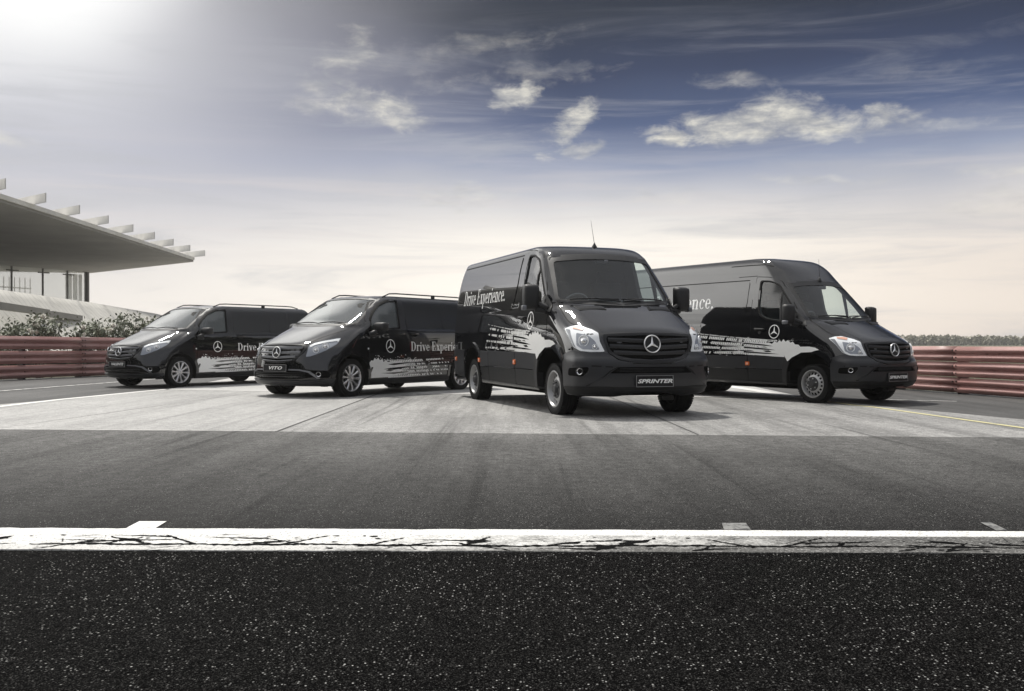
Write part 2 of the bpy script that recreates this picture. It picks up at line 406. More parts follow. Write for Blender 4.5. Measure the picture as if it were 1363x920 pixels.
VIT = [
 (0.20, (0.72, 0), (0.69, .4), (0.58, .68), (0.47, .83), (0.38, .89), (0.28, .92)),
 (0.28, (0.855, 0), (0.825, .4), (0.71, .68), (0.555, .85), (0.435, .91), (0.31, .942)),
 (0.42, (0.893, 0), (0.865, .4), (0.755, .68), (0.595, .855), (0.46, .92), (0.33, .955)),
 (0.58, (0.885, 0), (0.855, .4), (0.74, .68), (0.575, .85), (0.44, .923), (0.30, .962)),
 (0.74, (0.86, 0), (0.83, .4), (0.705, .67), (0.53, .84), (0.385, .92), (0.24, .964)),
 (0.86, (0.82, 0), (0.785, .4), (0.64, .665), (0.45, .83), (0.30, .915), (0.15, .963)),
 (0.93, (0.75, 0), (0.71, .4), (0.54, .66), (0.36, .82), (0.21, .905), (0.07, .961)),
 (1.00, (0.61, 0), (0.57, .4), (0.42, .655), (0.25, .81), (0.11, .895), (-.02, .958)),
 (1.08, (0.42, 0), (0.38, .4), (0.25, .65), (0.10, .795), (-.02, .88), (-.14, .952)),
 (1.16, (0.22, 0), (0.18, .4), (0.07, .64), (-.06, .78), (-.17, .865), (-.28, .943)),
 (1.23, (0.03, 0), (-.01, .4), (-.10, .64), (-.21, .77), (-.30, .85), (-.41, .930)),
 (1.27, (-.07, 0), (-.10, .4), (-.17, .68), (-.26, .79), (-.35, .86), (-.47, .918)),
 (1.45, (-.36, 0), (-.39, .4), (-.46, .67), (-.54, .765), (-.62, .832), (-.74, .877)),
 (1.63, (-.66, 0), (-.69, .4), (-.76, .64), (-.83, .73), (-.90, .787), (-1.02, .830)),
 (1.74, (-.85, 0), (-.88, .4), (-.95, .61), (-1.01, .695), (-1.08, .75), (-1.20, .793)),
 (1.79, (-.95, 0), (-.98, .4), (-1.05, .57), (-1.11, .65), (-1.17, .705), (-1.29, .750)),
 (1.82, (-1.10, 0), (-1.12, .36), (-1.17, .49), (-1.22, .575), (-1.28, .63), (-1.39, .68))]

def loft(tab, x_rear, cap, rear_tuck, inset=0.0, x_clip=None, zmin=None, zmax=None):
    """closed body surface; inset > 0 gives the inner cab cavity"""
    zs0 = [r[0] for r in tab]; zs = []
    sub = 3 if inset == 0 else 1
    for a, b in zip(zs0, zs0[1:]):
        k = sub * (2 if b - a > 0.12 else 1)
        zs += [a + (b - a) * i / k for i in range(k)]
    zs.append(zs0[-1])
    if zmin is not None: zs = [zmin] + [z for z in zs if z > zmin + 0.01]
    if zmax is not None: zs = [z for z in zs if z < zmax - 0.01] + [zmax]
    loops = []
    top = zs0[-1]
    for z in zs:
        cp = [Vector((pchip(zs0, [r[i][0] for r in tab], z), pchip(zs0, [r[i][1] for r in tab], z))) for i in range(1, 7)]
        if inset:
            cp = [Vector((p.x - inset * 1.5, max(0, p.y - inset) if i else 0)) for i, p in enumerate(cp)]
        ext = [Vector((cp[1].x, -cp[1].y))] + cp + [Vector((cp[5].x - 0.3, cp[5].y))]
        pts = []
        ns = 7 if inset == 0 else 3
        for i in range(1, 6):
            p0, p1, p2, p3 = ext[i - 1:i + 3]
            for k in range(ns):
                t = k / ns
                q = 0.5 * ((2 * p1) + (p2 - p0) * t + (2 * p0 - 5 * p1 + 4 * p2 - p3) * t * t + (3 * p1 - p0 - 3 * p2 + p3) * t ** 3)
                if i == 1 and k == 0: q.y = 0
                pts.append(q)
        pts.append(cp[5])
        xr = x_rear + rear_tuck * max(0.0, (z - 1.3) / (top - 1.3)) ** 2 if x_clip is None else x_clip
        yw = cp[5].y; rc = 0.13 if x_clip is None else 0.02
        nsd = 26 if inset == 0 else 4
        for k in range(1, nsd + 1): pts.append(Vector((cp[5].x + (xr + rc - cp[5].x) * k / nsd, yw)))
        for k in range(1, 6):
            q = k / 5 * math.pi / 2; pts.append(Vector((xr + rc - rc * math.sin(q), yw - rc + rc * math.cos(q))))
        for k in range(1, 6): pts.append(Vector((xr, (yw - rc) * (1 - k / 5))))
        loops.append([Vector((p.x, p.y, z)) for p in pts])
    if zmax is None and inset == 0:
        lp = loops[-1]; z = zs[-1]; sy = 1.0; dx = 0.0
        mid = (lp[0].x + lp[-1].x) / 2; half = (lp[0].x - lp[-1].x) / 2
        for s_, dz, ddx in cap:
            z += dz; dx += ddx; k = (half - dx) / half
            loops.append([Vector((mid + (p.x - mid) * k, p.y * s_, z)) for p in lp])
    n = len(loops[0]); V = []; F = []
    for lp in loops:
        V += lp; V += [Vector((p.x, -p.y, p.z)) for p in lp[1:-1]]
    m = 2 * n - 2
    def left(j, i): return j * m + i
    def right(j, i): return j * m + i if i in (0, n - 1) else j * m + n + i - 1
    for j in range(len(loops) - 1):
        for i in range(n - 1):
            F.append((left(j, i), left(j, i + 1), left(j + 1, i + 1), left(j + 1, i)))
            F.append((right(j, i + 1), right(j, i), right(j + 1, i), right(j + 1, i + 1)))
    for j, fl in ((0, False), (len(loops) - 1, True)):
        for i in range(n - 1):
            q = [left(j, i), right(j, i), right(j, i + 1), left(j, i + 1)]
            u = []
            for a in q:
                if a not in u: u.append(a)
            F.append(tuple(u[::-1] if fl else u))
    return V, F

class Base:
    def __init__(s, tab, x_rear, cap, tuck):
        s.tab = tab; s.V, s.F = loft(tab, x_rear, cap, tuck)
        me = bpy.data.meshes.new('tmp'); me.from_pydata([tuple(v) for v in s.V], [], s.F); me.update()
        s.N = [Vector(v.normal) for v in me.vertices]
        bpy.data.meshes.remove(me)
        T = []
        for f in s.F:
            for k in range(1, len(f) - 1): T.append((f[0], f[k], f[k + 1]))
        s.T = T; s.bvh = BVHTree.FromPolygons([tuple(v) for v in s.V], T)
    def nrm(s, p, idx):
        a, b, c = s.T[idx]; A, B, C = s.V[a], s.V[b], s.V[c]
        v0, v1, v2 = B - A, C - A, p - A
        d00, d01, d11, d20, d21 = v0.dot(v0), v0.dot(v1), v1.dot(v1), v2.dot(v0), v2.dot(v1)
        den = d00 * d11 - d01 * d01
        if abs(den) < 1e-14: return s.N[a]
        v = (d11 * d20 - d01 * d21) / den; w_ = (d00 * d21 - d01 * d20) / den
        n = s.N[a] * (1 - v - w_) + s.N[b] * v + s.N[c] * w_
        return n.normalized()
    def cast(s, frame, h, z):
        """frame: ('side', s) | ('front',) | ('obl', s, deg) | ('top',)"""
        if frame[0] == 'side': o, d = Vector((h, frame[1] * 3, z)), Vector((0, -frame[1], 0))
        elif frame[0] == 'front': o, d = Vector((4, h, z)), Vector((-1, 0, 0))
        elif frame[0] == 'top': o, d = Vector((h, z, 5)), Vector((0, 0, -1))
        else:
            a = R(frame[2]); sg = frame[1]
            ov = Vector((math.cos(a), sg * math.sin(a), 0)); hv = Vector((-math.sin(a), sg * math.cos(a), 0))
            o, d = ov * 5 + hv * h + Vector((0, 0, z)), -ov
        p, n, i, _ = s.bvh.ray_cast(o, d)
        if p is None:
            p, n, i, _ = s.bvh.find_nearest(o + d * (o.length * 0.8))
        return p, s.nrm(p, i)
def flipped(frame):       # orientation of the triangles for this frame
    if frame[0] == 'side': return frame[1] > 0
    if frame[0] == 'obl': return frame[1] < 0
    return False

def patch(base, frame, adds, off, name, m, parent, subs=(), g=0.06, skirt=0.02, dome=0.0, two=None):
    if adds and not isinstance(adds[0][0], (tuple, list, Vector)): adds = [adds]
    if subs and not isinstance(subs[0][0], (tuple, list, Vector)): subs = [subs]
    V2, F2 = tess(adds, subs, g)
    hit = [base.cast(frame, v.x, v.y) for v in V2]
    P = [p + n * off for p, n in hit]
    F = [f[::-1] for f in F2] if flipped(frame) else list(F2)
    if frame[0] == 'top': F = list(F2)
    cnt = {}
    for f in F:
        for a, b in zip(f, f[1:] + f[:1]): cnt[(a, b)] = 1
    bd = [(a, b) for (a, b) in cnt if (b, a) not in cnt]
    V = list(P); mp = {}
    if dome:
        bset = [P[a] for a, b in bd]
        for i, (p, n) in enumerate(hit):
            dd = min((P[i] - q).length for q in bset); V[i] = P[i] + n * dome * (1 - math.exp(-dd / 0.03))
    if skirt:
        for a, b in bd:
            for q in (a, b):
                if q not in mp:
                    mp[q] = (len(V), len(V) + 1); V.append(P[q]); V.append(hit[q][0] + hit[q][1] * (off - skirt))
            F.append((mp[b][0], mp[a][0], mp[a][1], mp[b][1]))
    o = obj(name, V, F, m, parent, 180)
    me = o.data
    # smooth normals taken from the body surface so that reflections run true
    if not dome:
        nl = []
        np_ = len(hit)
        for poly in me.polygons:
            for li in poly.loop_indices:
                vi = me.loops[li].vertex_index
                nl.append(tuple(hit[vi][1]) if vi < np_ else tuple(poly.normal))
        me.normals_split_custom_set(nl)
    return o

def strip(pts, wd):         # closed ribbon polygons along an open or closed 2D path, for seams
    out = []
    for a, b in zip(pts, pts[1:]):
        a, b = Vector(a), Vector(b); d = (b - a)
        if d.length < 1e-6: continue
        d.normalize(); n = Vector((-d.y, d.x)) * wd / 2; e = d * wd * 0.4
        out.append([tuple(a - e + n), tuple(a - e - n), tuple(b + e - n), tuple(b + e + n)])
    return out
def smooth_path(pts, k=6):
    P = [Vector(p) for p in pts]; P = [P[0] * 2 - P[1]] + P + [P[-1] * 2 - P[-2]]; out = []
    for i in range(1, len(P) - 2):
        p0, p1, p2, p3 = P[i - 1:i + 3]
        for j in range(k):
            t = j / k; out.append(tuple(0.5 * ((2 * p1) + (p2 - p0) * t + (2 * p0 - 5 * p1 + 4 * p2 - p3) * t * t + (3 * p1 - p0 - 3 * p2 + p3) * t ** 3)))
    out.append(tuple(P[-2])); return out

def tmp_obj(V, F):
    me = bpy.data.meshes.new('cutter'); me.from_pydata([tuple(v) for v in V], [], F); me.update()
    bm = bmesh.new(); bm.from_mesh(me); bmesh.ops.recalc_face_normals(bm, faces=bm.faces); bm.to_mesh(me); bm.free()
    o = bpy.data.objects.new('cutter', me); COL.objects.link(o); return o
def prism(poly, frame, a, b):
    """closed prism over poly; side frame: (x,z) from y=a to b; front frame: (y,z) from x=a to b"""
    n = len(poly)
    if frame == 'side': V = [(p[0], a, p[1]) for p in poly] + [(p[0], b, p[1]) for p in poly]
    else: V = [(a, p[0], p[1]) for p in poly] + [(b, p[0], p[1]) for p in poly]
    F = [tuple(range(n)), tuple(range(2 * n - 1, n - 1, -1))] + [(i, (i + 1) % n, n + (i + 1) % n, n + i) for i in range(n)]
    return V, F
def carve(base, cutters, name, parent):
    o = tmp_obj(base.V, base.F)
    cs = [tmp_obj(*c) for c in cutters]
    for c in cs:
        md = o.modifiers.new('b', 'BOOLEAN'); md.operation = 'DIFFERENCE'; md.solver = 'EXACT'; md.object = c
    dg = bpy.context.evaluated_depsgraph_get(); dg.update()
    me = bpy.data.meshes.new_from_object(o.evaluated_get(dg))
    for c in cs + [o]:
        d = c.data; bpy.data.objects.remove(c); bpy.data.meshes.remove(d)
    me.name = name; me.materials.clear(); me.materials.append(MATS['paint']); me.materials.append(MATS['void']); me.materials.append(MATS['interior'])
    me.polygons.foreach_set('use_smooth', [True] * len(me.polygons))
    nl = []
    for poly in me.polygons:
        c = poly.center; p, n, i, dist = base.bvh.find_nearest(c)
        outer = dist < 0.012 and abs(poly.normal.dot(n)) > 0.8
        poly.material_index = 0 if outer else (1 if c.z < 1.0 else 2)
        for li in poly.loop_indices:
            v = me.vertices[me.loops[li].vertex_index].co
            if outer:
                p2, n2, i2, d2 = base.bvh.find_nearest(v); nl.append(tuple(base.nrm(p2, i2)))
            else: nl.append(tuple(poly.normal))
    me.normals_split_custom_set(nl)
    ob = bpy.data.objects.new(name, me); COL.objects.link(ob); ob.parent = parent
    return ob
# add a wrap-around frame: h = bearing round a vertical axis at x = cx (radians)
_cast0 = Base.cast
def _cast(s, frame, h, z):
    if frame[0] == 'wrap':
        cx = frame[1]; d = Vector((math.cos(h), math.sin(h), 0)); o = Vector((cx, 0, z)) + d * 4
        p, n, i, _ = s.bvh.ray_cast(o, -d)
        if p is None: p, n, i, _ = s.bvh.find_nearest(Vector((cx, 0, z)) + d * 0.9)
        return p, s.nrm(p, i)
    return _cast0(s, frame, h, z)
Base.cast = _cast

def W(x, y): return math.atan2(y, x - 0.1)          # wrap coordinate of a plan point
def OB(x, y): return (abs(y) - x) * 0.70711           # 45 degree oblique coordinate of a plan point
def mir(p): return [(-a, b) for a, b in p]

# ------------------------------------------------------------------ lettering (condensed slab serif, cap height 1)
def arc(cx, cy, rx, ry, a0, a1, n=14): return [(cx + rx * math.cos(R(a0 + (a1 - a0) * i / n)), cy + ry * math.sin(R(a0 + (a1 - a0) * i / n))) for i in range(n + 1)]
def band(cx, cy, rx, ry, a0, a1, thick, thin, n=16):
    o = []; i_ = []
    for k in range(n + 1):
        a = R(a0 + (a1 - a0) * k / n); t = thin + (thick - thin) * abs(math.cos(a)) ** 1.5
        o.append((cx + rx * math.cos(a), cy + ry * math.sin(a))); i_.append((cx + (rx - t) * math.cos(a), cy + (ry - max(thin, t * 0.55)) * math.sin(a)))
    return o + i_[::-1]
def rc(x0, y0, x1, y1): return [(x0, y0), (x1, y0), (x1, y1), (x0, y1)]
SW, TH, XH = 0.125, 0.05, 0.66
def stem(x, y0, y1, foot=True, head='both'):
    o = [rc(x, y0, x + SW, y1)]
    if foot: o.append(rc(x - .06, y0, x + SW + .06, y0 + TH))
    if head == 'both': o.append(rc(x - .06, y1 - TH, x + SW + .06, y1))
    elif head == 'left': o.append([(x - .07, y1 - .09), (x + .02, y1 - .09), (x + .06, y1), (x - .07, y1 - .04)])
    return o
def glyph(c):
    if c == 'D': return stem(.08, 0, 1) + [rc(.14, 0, .30, TH), rc(.14, 1 - TH, .30, 1), band(.28, .5, .34, .5, -90, 90, .135, .055)], .70
    if c == 'E': return stem(.08, 0, 1) + [rc(.14, 0, .50, TH), rc(.14, 1 - TH, .49, 1), rc(.18, .48, .38, .53), rc(.36, .40, .40, .61), [(.46, 0), (.52, 0), (.52, .26), (.485, .26)], [(.45, 1), (.50, 1), (.50, .77), (.465, .77)]], .60
    if c == 'r': return stem(.07, 0, XH, head='left') + [band(.33, XH - .17, .155, .17, 60, 160, .06, .06), arc(.35, XH - .10, .062, .072, 0, 360)[:-1]], .44
    if c == 'i': return stem(.07, 0, XH, head='left') + [arc(.07 + SW / 2, .86, .07, .08, 0, 360)[:-1]], .28
    if c == 'n': return stem(.07, 0, XH, head='left') + stem(.38, 0, XH - .16, head='') + [band(.325, XH - .20, .18, .20, 0, 150, .12, .06)], .59
    if c == 'v': return [[(.03, XH), (.16, XH), (.30, .16), (.27, 0), (.22, 0)], [(.24, 0), (.30, 0), (.46, XH), (.40, XH)], rc(-.02, XH - TH, .22, XH), rc(.34, XH - TH, .51, XH)], .50
    if c == 'x': return [[(.03, XH), (.17, XH), (.44, 0), (.30, 0)], [(.36, XH), (.42, XH), (.11, 0), (.05, 0)], rc(-.01, XH - TH, .21, XH), rc(.30, XH - TH, .46, XH), rc(0, 0, .16, TH), rc(.25, 0, .48, TH)], .49
    if c == 'e': return [band(.26, XH / 2, .215, XH / 2, 0, 320, .125, .05, 24), rc(.12, XH / 2 - .01, .47, XH / 2 + .04)], .51
    if c == 'c': return [band(.26, XH / 2, .215, XH / 2, 45, 320, .125, .05, 22), arc(.40, XH - .14, .065, .075, 0, 360)[:-1]], .48
    if c == 'p': return stem(.07, -.30, XH, head='left') + [band(.27, XH / 2, .22, XH / 2, -150, 150, .12, .05, 22)], .55
    if c == '.': return [arc(.10, .075, .075, .08, 0, 360)[:-1]], .2
    return [], .26
def lettering(text):
    out = []; x = 0
    for c in text:
        g, a = glyph(c)
        out += [[(px + x, py) for px, py in p] for p in g]; x += a + .02
    return out, x
def star_polys(cx, cz, r, n=28):
    ring = [(cx + r * math.cos(2 * math.pi * k / n), cz + r * math.sin(2 * math.pi * k / n)) for k in range(n)]
    inner = [(cx + r * .87 * math.cos(2 * math.pi * k / n), cz + r * .87 * math.sin(2 * math.pi * k / n)) for k in range(n)]
    pts = []
    for k in range(3):
        a = math.pi / 2 + k * 2 * math.pi / 3; b = a + math.pi / 3
        pts.append((cx + r * .91 * math.cos(a), cz + r * .91 * math.sin(a))); pts.append((cx + r * .15 * math.cos(b), cz + r * .15 * math.sin(b)))
    return ring, inner, pts
def side_logo(base, sg, cx, cz, r, off, parent):
    ring, inner, pts = star_polys(cx, cz, r)
    n = len(ring)
    quads = [[ring[k], ring[(k + 1) % n], inner[(k + 1) % n], inner[k]] for k in range(n)]
    return patch(base, ('side', sg), quads + [pts], off, 'star_logo', 'white_vinyl', parent, g=9, skirt=0)
def track_graphic(base, sg, spec, off, parent):
    """spec: block outline, splash teeth, streak wedges, tread rows given as functions"""
    rnd = random.Random(spec['seed'])
    adds = [spec['block']] ; subs = list(spec['wedges'])
    for row in spec['rows']:
        x, x1, zf, h, bw = row; x0 = x
        while x > x1:
            u = (x - x0) / (x1 - x0); z = zf(x); z2 = zf(x - bw); hh = h * (1 - spec['thin'] * u)
            if rnd.random() > .03 + spec['drop'] * u ** 1.3:
                gap = bw * (0.22 + 0.12 * rnd.random() + .10 * u); sl = bw * .55; cut = rnd.uniform(.15, .5)
                adds.append([(x, z - hh / 2), (x + sl, z + hh / 2 * rnd.uniform(.6, 1)), (x - bw + gap + sl, z2 + hh / 2), (x - bw + gap, z2 - hh / 2 * rnd.uniform(.6, 1))])
                if rnd.random() < .45:      # sipe between blocks filled by a smear
                    adds.append([(x - bw + gap + .002, z2 - hh * .10), (x - bw - .004, z2 - hh * .10), (x - bw - .004, z2 + hh * .12), (x - bw + gap + .002, z2 + hh * .12)])
            x -= bw
    for row in spec['rows']:                # long tapering smears swept back between the tread rows
        zf, h = row[2], row[3]
        for q in range(2):
            xa = row[0] + rnd.uniform(.05, .25); L_ = rnd.uniform(.5, 1.25); dz = h * rnd.choice((-.62, .62)) + rnd.uniform(-.006, .006); n_ = 8; up = []; lo_ = []
            for i in range(n_ + 1):
                x = xa - L_ * i / n_; hw = .0075 * (1 - i / n_) ** .7 * rnd.uniform(.5, 1.3) + .0006; zz = zf(x) + dz
                up.append((x, zz + hw)); lo_.append((x, zz - hw))
            adds.append(up + lo_[::-1])
    bx = [p[0] for p in spec['block']]; bz = [p[1] for p in spec['block']]; ztop = max(bz)
    for k in range(46):                     # spray above and behind the splash
        x = rnd.uniform(min(bx) - .3, max(bx) - .12); z = ztop - .05 + abs(rnd.gauss(0, .035)); r_ = rnd.uniform(.003, .011)
        adds.append([(x + r_ * rnd.uniform(.7, 2) * math.cos(a_), z + r_ * rnd.uniform(.6, 1.3) * math.sin(a_)) for a_ in (0, 1.1, 2.2, 3.3, 4.4, 5.4)])
    for k in range(70):
        x = rnd.uniform(min(bx) - .9, min(bx) + .35); z = rnd.uniform(min(bz) + .02, ztop - .06); r_ = rnd.uniform(.003, .008)
        adds.append([(x + r_ * 2.6 * math.cos(a_), z + r_ * math.sin(a_)) for a_ in (0, 1.1, 2.2, 3.3, 4.4, 5.4)])
    o = patch(base, ('side', sg), adds, off, 'tyre_track_graphic', 'white_vinyl', parent, subs=subs, g=0.9, skirt=0)
    o['kind'] = 'stuff'
    return o
def text_patch(base, sg, text, x_start, z0, width, cap, off, parent, name='lettering'):
    polys, wd = lettering(text); k = width / wd
    d = -1 if sg > 0 else 1                    # reading direction along the van's x axis
    out = []
    for p in polys:
        q = [(x_start + d * px * k, z0 + pz * cap) for px, pz in p]
        out.append(q if d > 0 else q[::-1])
    return patch(base, ('side', sg), out, off, name, 'white_vinyl', parent, g=9, skirt=0)

def mesh_text(body, size, m, name, parent, loc, rot, shear=0.0, sx=1.0, bold=0.0, ex=0.001):
    cu = bpy.data.curves.new('t', 'FONT'); cu.body = body; cu.size = size; cu.align_x = 'CENTER'; cu.align_y = 'CENTER'
    cu.space_character = 1.0 if len(body) > 5 else 1.12; cu.shear = shear; cu.offset = bold; cu.extrude = ex; cu.resolution_u = 3
    o = bpy.data.objects.new('t', cu); COL.objects.link(o)
    me = bpy.data.meshes.new_from_object(o.evaluated_get(bpy.context.evaluated_depsgraph_get()))
    bpy.data.objects.remove(o); bpy.data.curves.remove(cu)
    me.transform(Matrix.Diagonal((sx, 1, 1, 1))); me.name = name; me.materials.clear(); me.materials.append(MATS[m])
    ob = bpy.data.objects.new(name, me); COL.objects.link(ob); ob.parent = parent; ob.location = loc; ob.rotation_euler = rot
    return ob

# ------------------------------------------------------------------ wheels
def tyre_mb(r, wd):
    mb = MB(); h = wd / 2; sr = r * 0.70
    prof = [(sr - .012, -h * .80), (sr, -h * .93), (sr + (r - sr) * .35, -h * 1.0), (r - .035, -h * .97), (r - .012, -h * .88), (r, -h * .74)]
    for a in (-.45, -.15, .15, .45): prof += [(r, h * (a - .045)), (r - .009, h * (a - .035)), (r - .009, h * (a + .035)), (r, h * (a + .045))]
    prof += [(r, h * .74), (r - .012, h * .88), (r - .035, h * .97), (sr + (r - sr) * .35, h * 1.0), (sr + .004, h * .93), (sr - .012, h * .80)]
    mb.lathe(prof, 'rubber', 48)
    # shoulder lugs
    for k in range(56):
        q = 2 * math.pi * k / 56
        for s_ in (-1, 1):
            mb.box(Vector((math.cos(q) * (r - .006), s_ * h * .86, math.sin(q) * (r - .006))), (.014, wd * .11, r * .075), 'rubber', Matrix.Rotation(-q, 3, 'Y'))
    return mb
def wheel(parent, kind, r, wd, x, y):
    sg = 1 if y > 0 else -1
    t = tyre_mb(r, wd).build('tyre', parent, smooth=40)       # part mesh; rim and hub are its sub-parts
    t.name = 'wheel'; t.location = (x, y, r)
    h = wd / 2
    if kind == 'steel' or kind == 'dual':
        rr = r * .70
        deep = 0.35 if kind == 'steel' else -0.25
        rim = MB()
        rim.lathe([(rr - .005, h * .80), (rr + .006, h * .97), (rr - .012, h * .99), (rr - .022, h * .86), (rr - .030, h * .45), (rr * .86, h * (.40))], 'steel_silver', 48, sign=sg)
        o_r, i_r = rr * .875, rr * .50
        # disc with a ring of slots
        ns = 16; ring = [(o_r * math.cos(2 * math.pi * k / 48), o_r * math.sin(2 * math.pi * k / 48)) for k in range(48)]
        cen = [(i_r * math.cos(2 * math.pi * k / 24), i_r * math.sin(2 * math.pi * k / 24)) for k in range(24)]
        sl = []
        for k in range(ns):
            q = 2 * math.pi * (k + .5) / ns; c_, s_ = math.cos(q), math.sin(q); a0, a1, w0 = rr * .66, rr * .84, rr * .066
            sl.append([(c_ * a + s_ * b, s_ * a - c_ * b) for a, b in ((a0, -w0), (a1, -w0 * 1.15), (a1, w0 * 1.15), (a0, w0))])
        V2, F2 = tess([ring], [cen] + sl, 0.9)
        def dep(v):
            q = v.length / o_r; return h * (0.42 + (.22 if kind == 'steel' else .50) * max(0.0, 1 - q) / .43 * 1.0)
        V = [Vector((v.x, sg * dep(v), v.y)) for v in V2]
        F = [f if sg < 0 else f[::-1] for f in F2]
        rim.add(V, F, 'steel_silver' if kind == 'steel' else 'steel_silver')
        rim.lathe([(rr * .95, -h * .5), (rr * .95, h * .4), (rr * .3, h * .28), (0.001, h * .28)], 'void', 32, sign=sg)
        rim.build('rim', t)
        hb = MB(); hf = h * (.66 if kind == 'steel' else .95)
        hb.lathe([(rr * .54, h * .50), (rr * .52, hf), (rr * .46, hf + .006), (rr * .30, hf + .004), (rr * .26, hf + .03), (rr * .20, hf + .042), (0.001, hf + .044)], 'hub_dark', 32, sign=sg)
        for k in range(6):
            q = 2 * math.pi * k / 6 + .3
            hb.lathe([(.013, hf - .005), (.013, hf + .022), (.006, hf + .026), (0.0005, hf + .026)], 'steel_silver' if kind == 'dual' else 'hub_dark', 8, c=(math.cos(q) * rr * .385, 0, math.sin(q) * rr * .385), sign=sg)
        hb.build('hub', t)
    else:
        rr = r * .70
        rim = MB()
        rim.lathe([(rr - .006, h * .82), (rr + .004, h * .96), (rr - .010, h * .98), (rr - .020, h * .86), (rr - .030, h * .3), (rr - .035, -h * .6)], 'alloy', 48, sign=sg)
        for k in range(10):
            q = 2 * math.pi * k / 10 + .1
            c_, s_ = math.cos(q), math.sin(q)
            V = []
            for a, wv, dp in ((rr * .20, .024, h * .72), (rr * .55, .017, h * .84), (rr * .92, .029, h * .90)):
                for b, dd in ((-wv, -.012), (-wv * .55, 0), (wv * .55, 0), (wv, -.012)):
                    V.append(Vector((c_ * a - s_ * b, sg * (dp + dd), s_ * a + c_ * b)))
                for b in (wv, -wv): V.append(Vector((c_ * a - s_ * b, sg * (dp - .05), s_ * a + c_ * b)))
            F = []
            for j in range(2):
                for e in range(6):
                    f = (j * 6 + e, j * 6 + (e + 1) % 6, (j + 1) * 6 + (e + 1) % 6, (j + 1) * 6 + e); F.append(f if sg < 0 else f[::-1])
            rim.add(V, F, 'alloy')
        rim.build('rim', t, smooth=30)
        hb = MB()
        hb.lathe([(rr * .27, h * .55), (rr * .27, h * .74), (rr * .20, h * .80), (rr * .15, h * .78), (rr * .13, h * .81), (.001, h * .82)], 'alloy', 24, sign=sg)
        hb.lathe([(rr * .9, -h * .1), (rr * .72, h * .12), (rr * .3, h * .16), (.001, h * .16)], 'brake', 32, sign=sg)
        hb.build('hub', t)
    return t

def emblem(parent, p, r, tilt=8, m='emblem_silver'):
    mb = MB(); n = 40
    prof = [(r * .86, 0), (r * .87, .012), (r * .93, .018), (r * .99, .012), (r, 0)]
    mb.lathe(prof, m, n, axis='X')
    # raised three pointed star: ridge lines fall to the edges
    V = [Vector((.02, 0, 0))]
    for k in range(3):
        a = math.pi / 2 + k * 2 * math.pi / 3; b = a + math.pi / 3
        V.append(Vector((.010, r * .92 * math.cos(a), r * .92 * math.sin(a)))); V.append(Vector((.006, r * .17 * math.cos(b), r * .17 * math.sin(b))))
    F = [(0, 1 + i, 1 + (i + 1) % 6) for i in range(6)]
    mb.add(V, F, m)
    mb.lathe([(.001, -.004), (r * .88, -.004)], 'grille_black', 32, axis='X')
    o = mb.build('star_emblem', parent, smooth=40); o.location = p; o.rotation_euler = (0, R(-tilt), 0)
    return o
def swept_bar(base, pts, hh, dp, off, name, m, parent, frame=('front',)):
    """bar following the nose: pts in frame coords; section height hh, depth dp"""
    V = []; F = []
    for h, z in pts:
        p, n = base.cast(frame, h, z); n = Vector((n.x, n.y, 0)).normalized()
        for a, b in ((-dp, -.5), (off, -.42), (off + dp * .35, -.1), (off + dp * .25, .3), (off, .5), (-dp, .5)): V.append(p + n * a + Vector((0, 0, b * hh)))
    for j in range(len(pts) - 1):
        for e in range(6): F.append((j * 6 + e, (j + 1) * 6 + e, (j + 1) * 6 + (e + 1) % 6, j * 6 + (e + 1) % 6))
    F.append(tuple(range(6))); F.append(tuple((len(pts) - 1) * 6 + e for e in range(6))[::-1])
    return obj(name, V, F, m, parent, 30)

def headlamp(base, parent, sg, outline, dark, bowl, bowl2, amber, drl=None, lm='lamp_silver'):
    fr = ('obl', sg, 45)
    hl = patch(base, fr, rounded(outline, .02), .004, 'headlight', lm, parent, g=.05)
    if dark: patch(base, fr, rounded(dark, .015), .008, 'lamp_surround', 'lamp_grey', hl, g=.06, skirt=.004)
    if amber: patch(base, fr, rounded([(.215, 1.085), (.04, 1.055), (-.055, .985), (-.125, .872), (.09, .876), (.18, .925)], .02), .0075, 'lamp_interior', 'lamp_mid', hl, g=.06, skirt=.003)
    def bowl_at(h, z, r, dark_c):
        p, n = base.cast(fr, h, z); n = Vector((n.x, n.y, n.z * .3)).normalized()
        q = n.to_track_quat('Y', 'Z').to_matrix()
        mb = MB(); mb.lathe([(r, .004), (r * 1.02, .014), (r * .94, .016), (r * .80, .004), (r * .62, -.002), (r * .5, .0), (r * .48, .012), (r * .3, .022), (.001, .026)], 'lamp_silver' if not dark_c else 'lamp_grey', 24)
        mb.v = [q @ v + p + n * .004 for v in mb.v]
        mb.build('lamp_bowl', hl, smooth=50)
        lens = MB(); lens.lathe([(r * .5, .018), (r * .36, .028), (.001, .034)], 'chrome', 20); lens.v = [q @ v + p + n * .004 for v in lens.v]; lens.build('bulb_lens', hl, smooth=60)
    bowl_at(*bowl)
    if bowl2: bowl_at(*bowl2)
    if amber: patch(base, fr, amber, .010, 'indicator_strip', 'amber_pale', hl, g=.05, skirt=.004)
    if drl: patch(base, fr, drl, .012, 'light_guide', 'lamp_white', hl, g=.05, skirt=.006)
    patch(base, fr, rounded(outline, .02), .030, 'lamp_lens', 'lens', hl, g=.04, skirt=.026)
    return hl

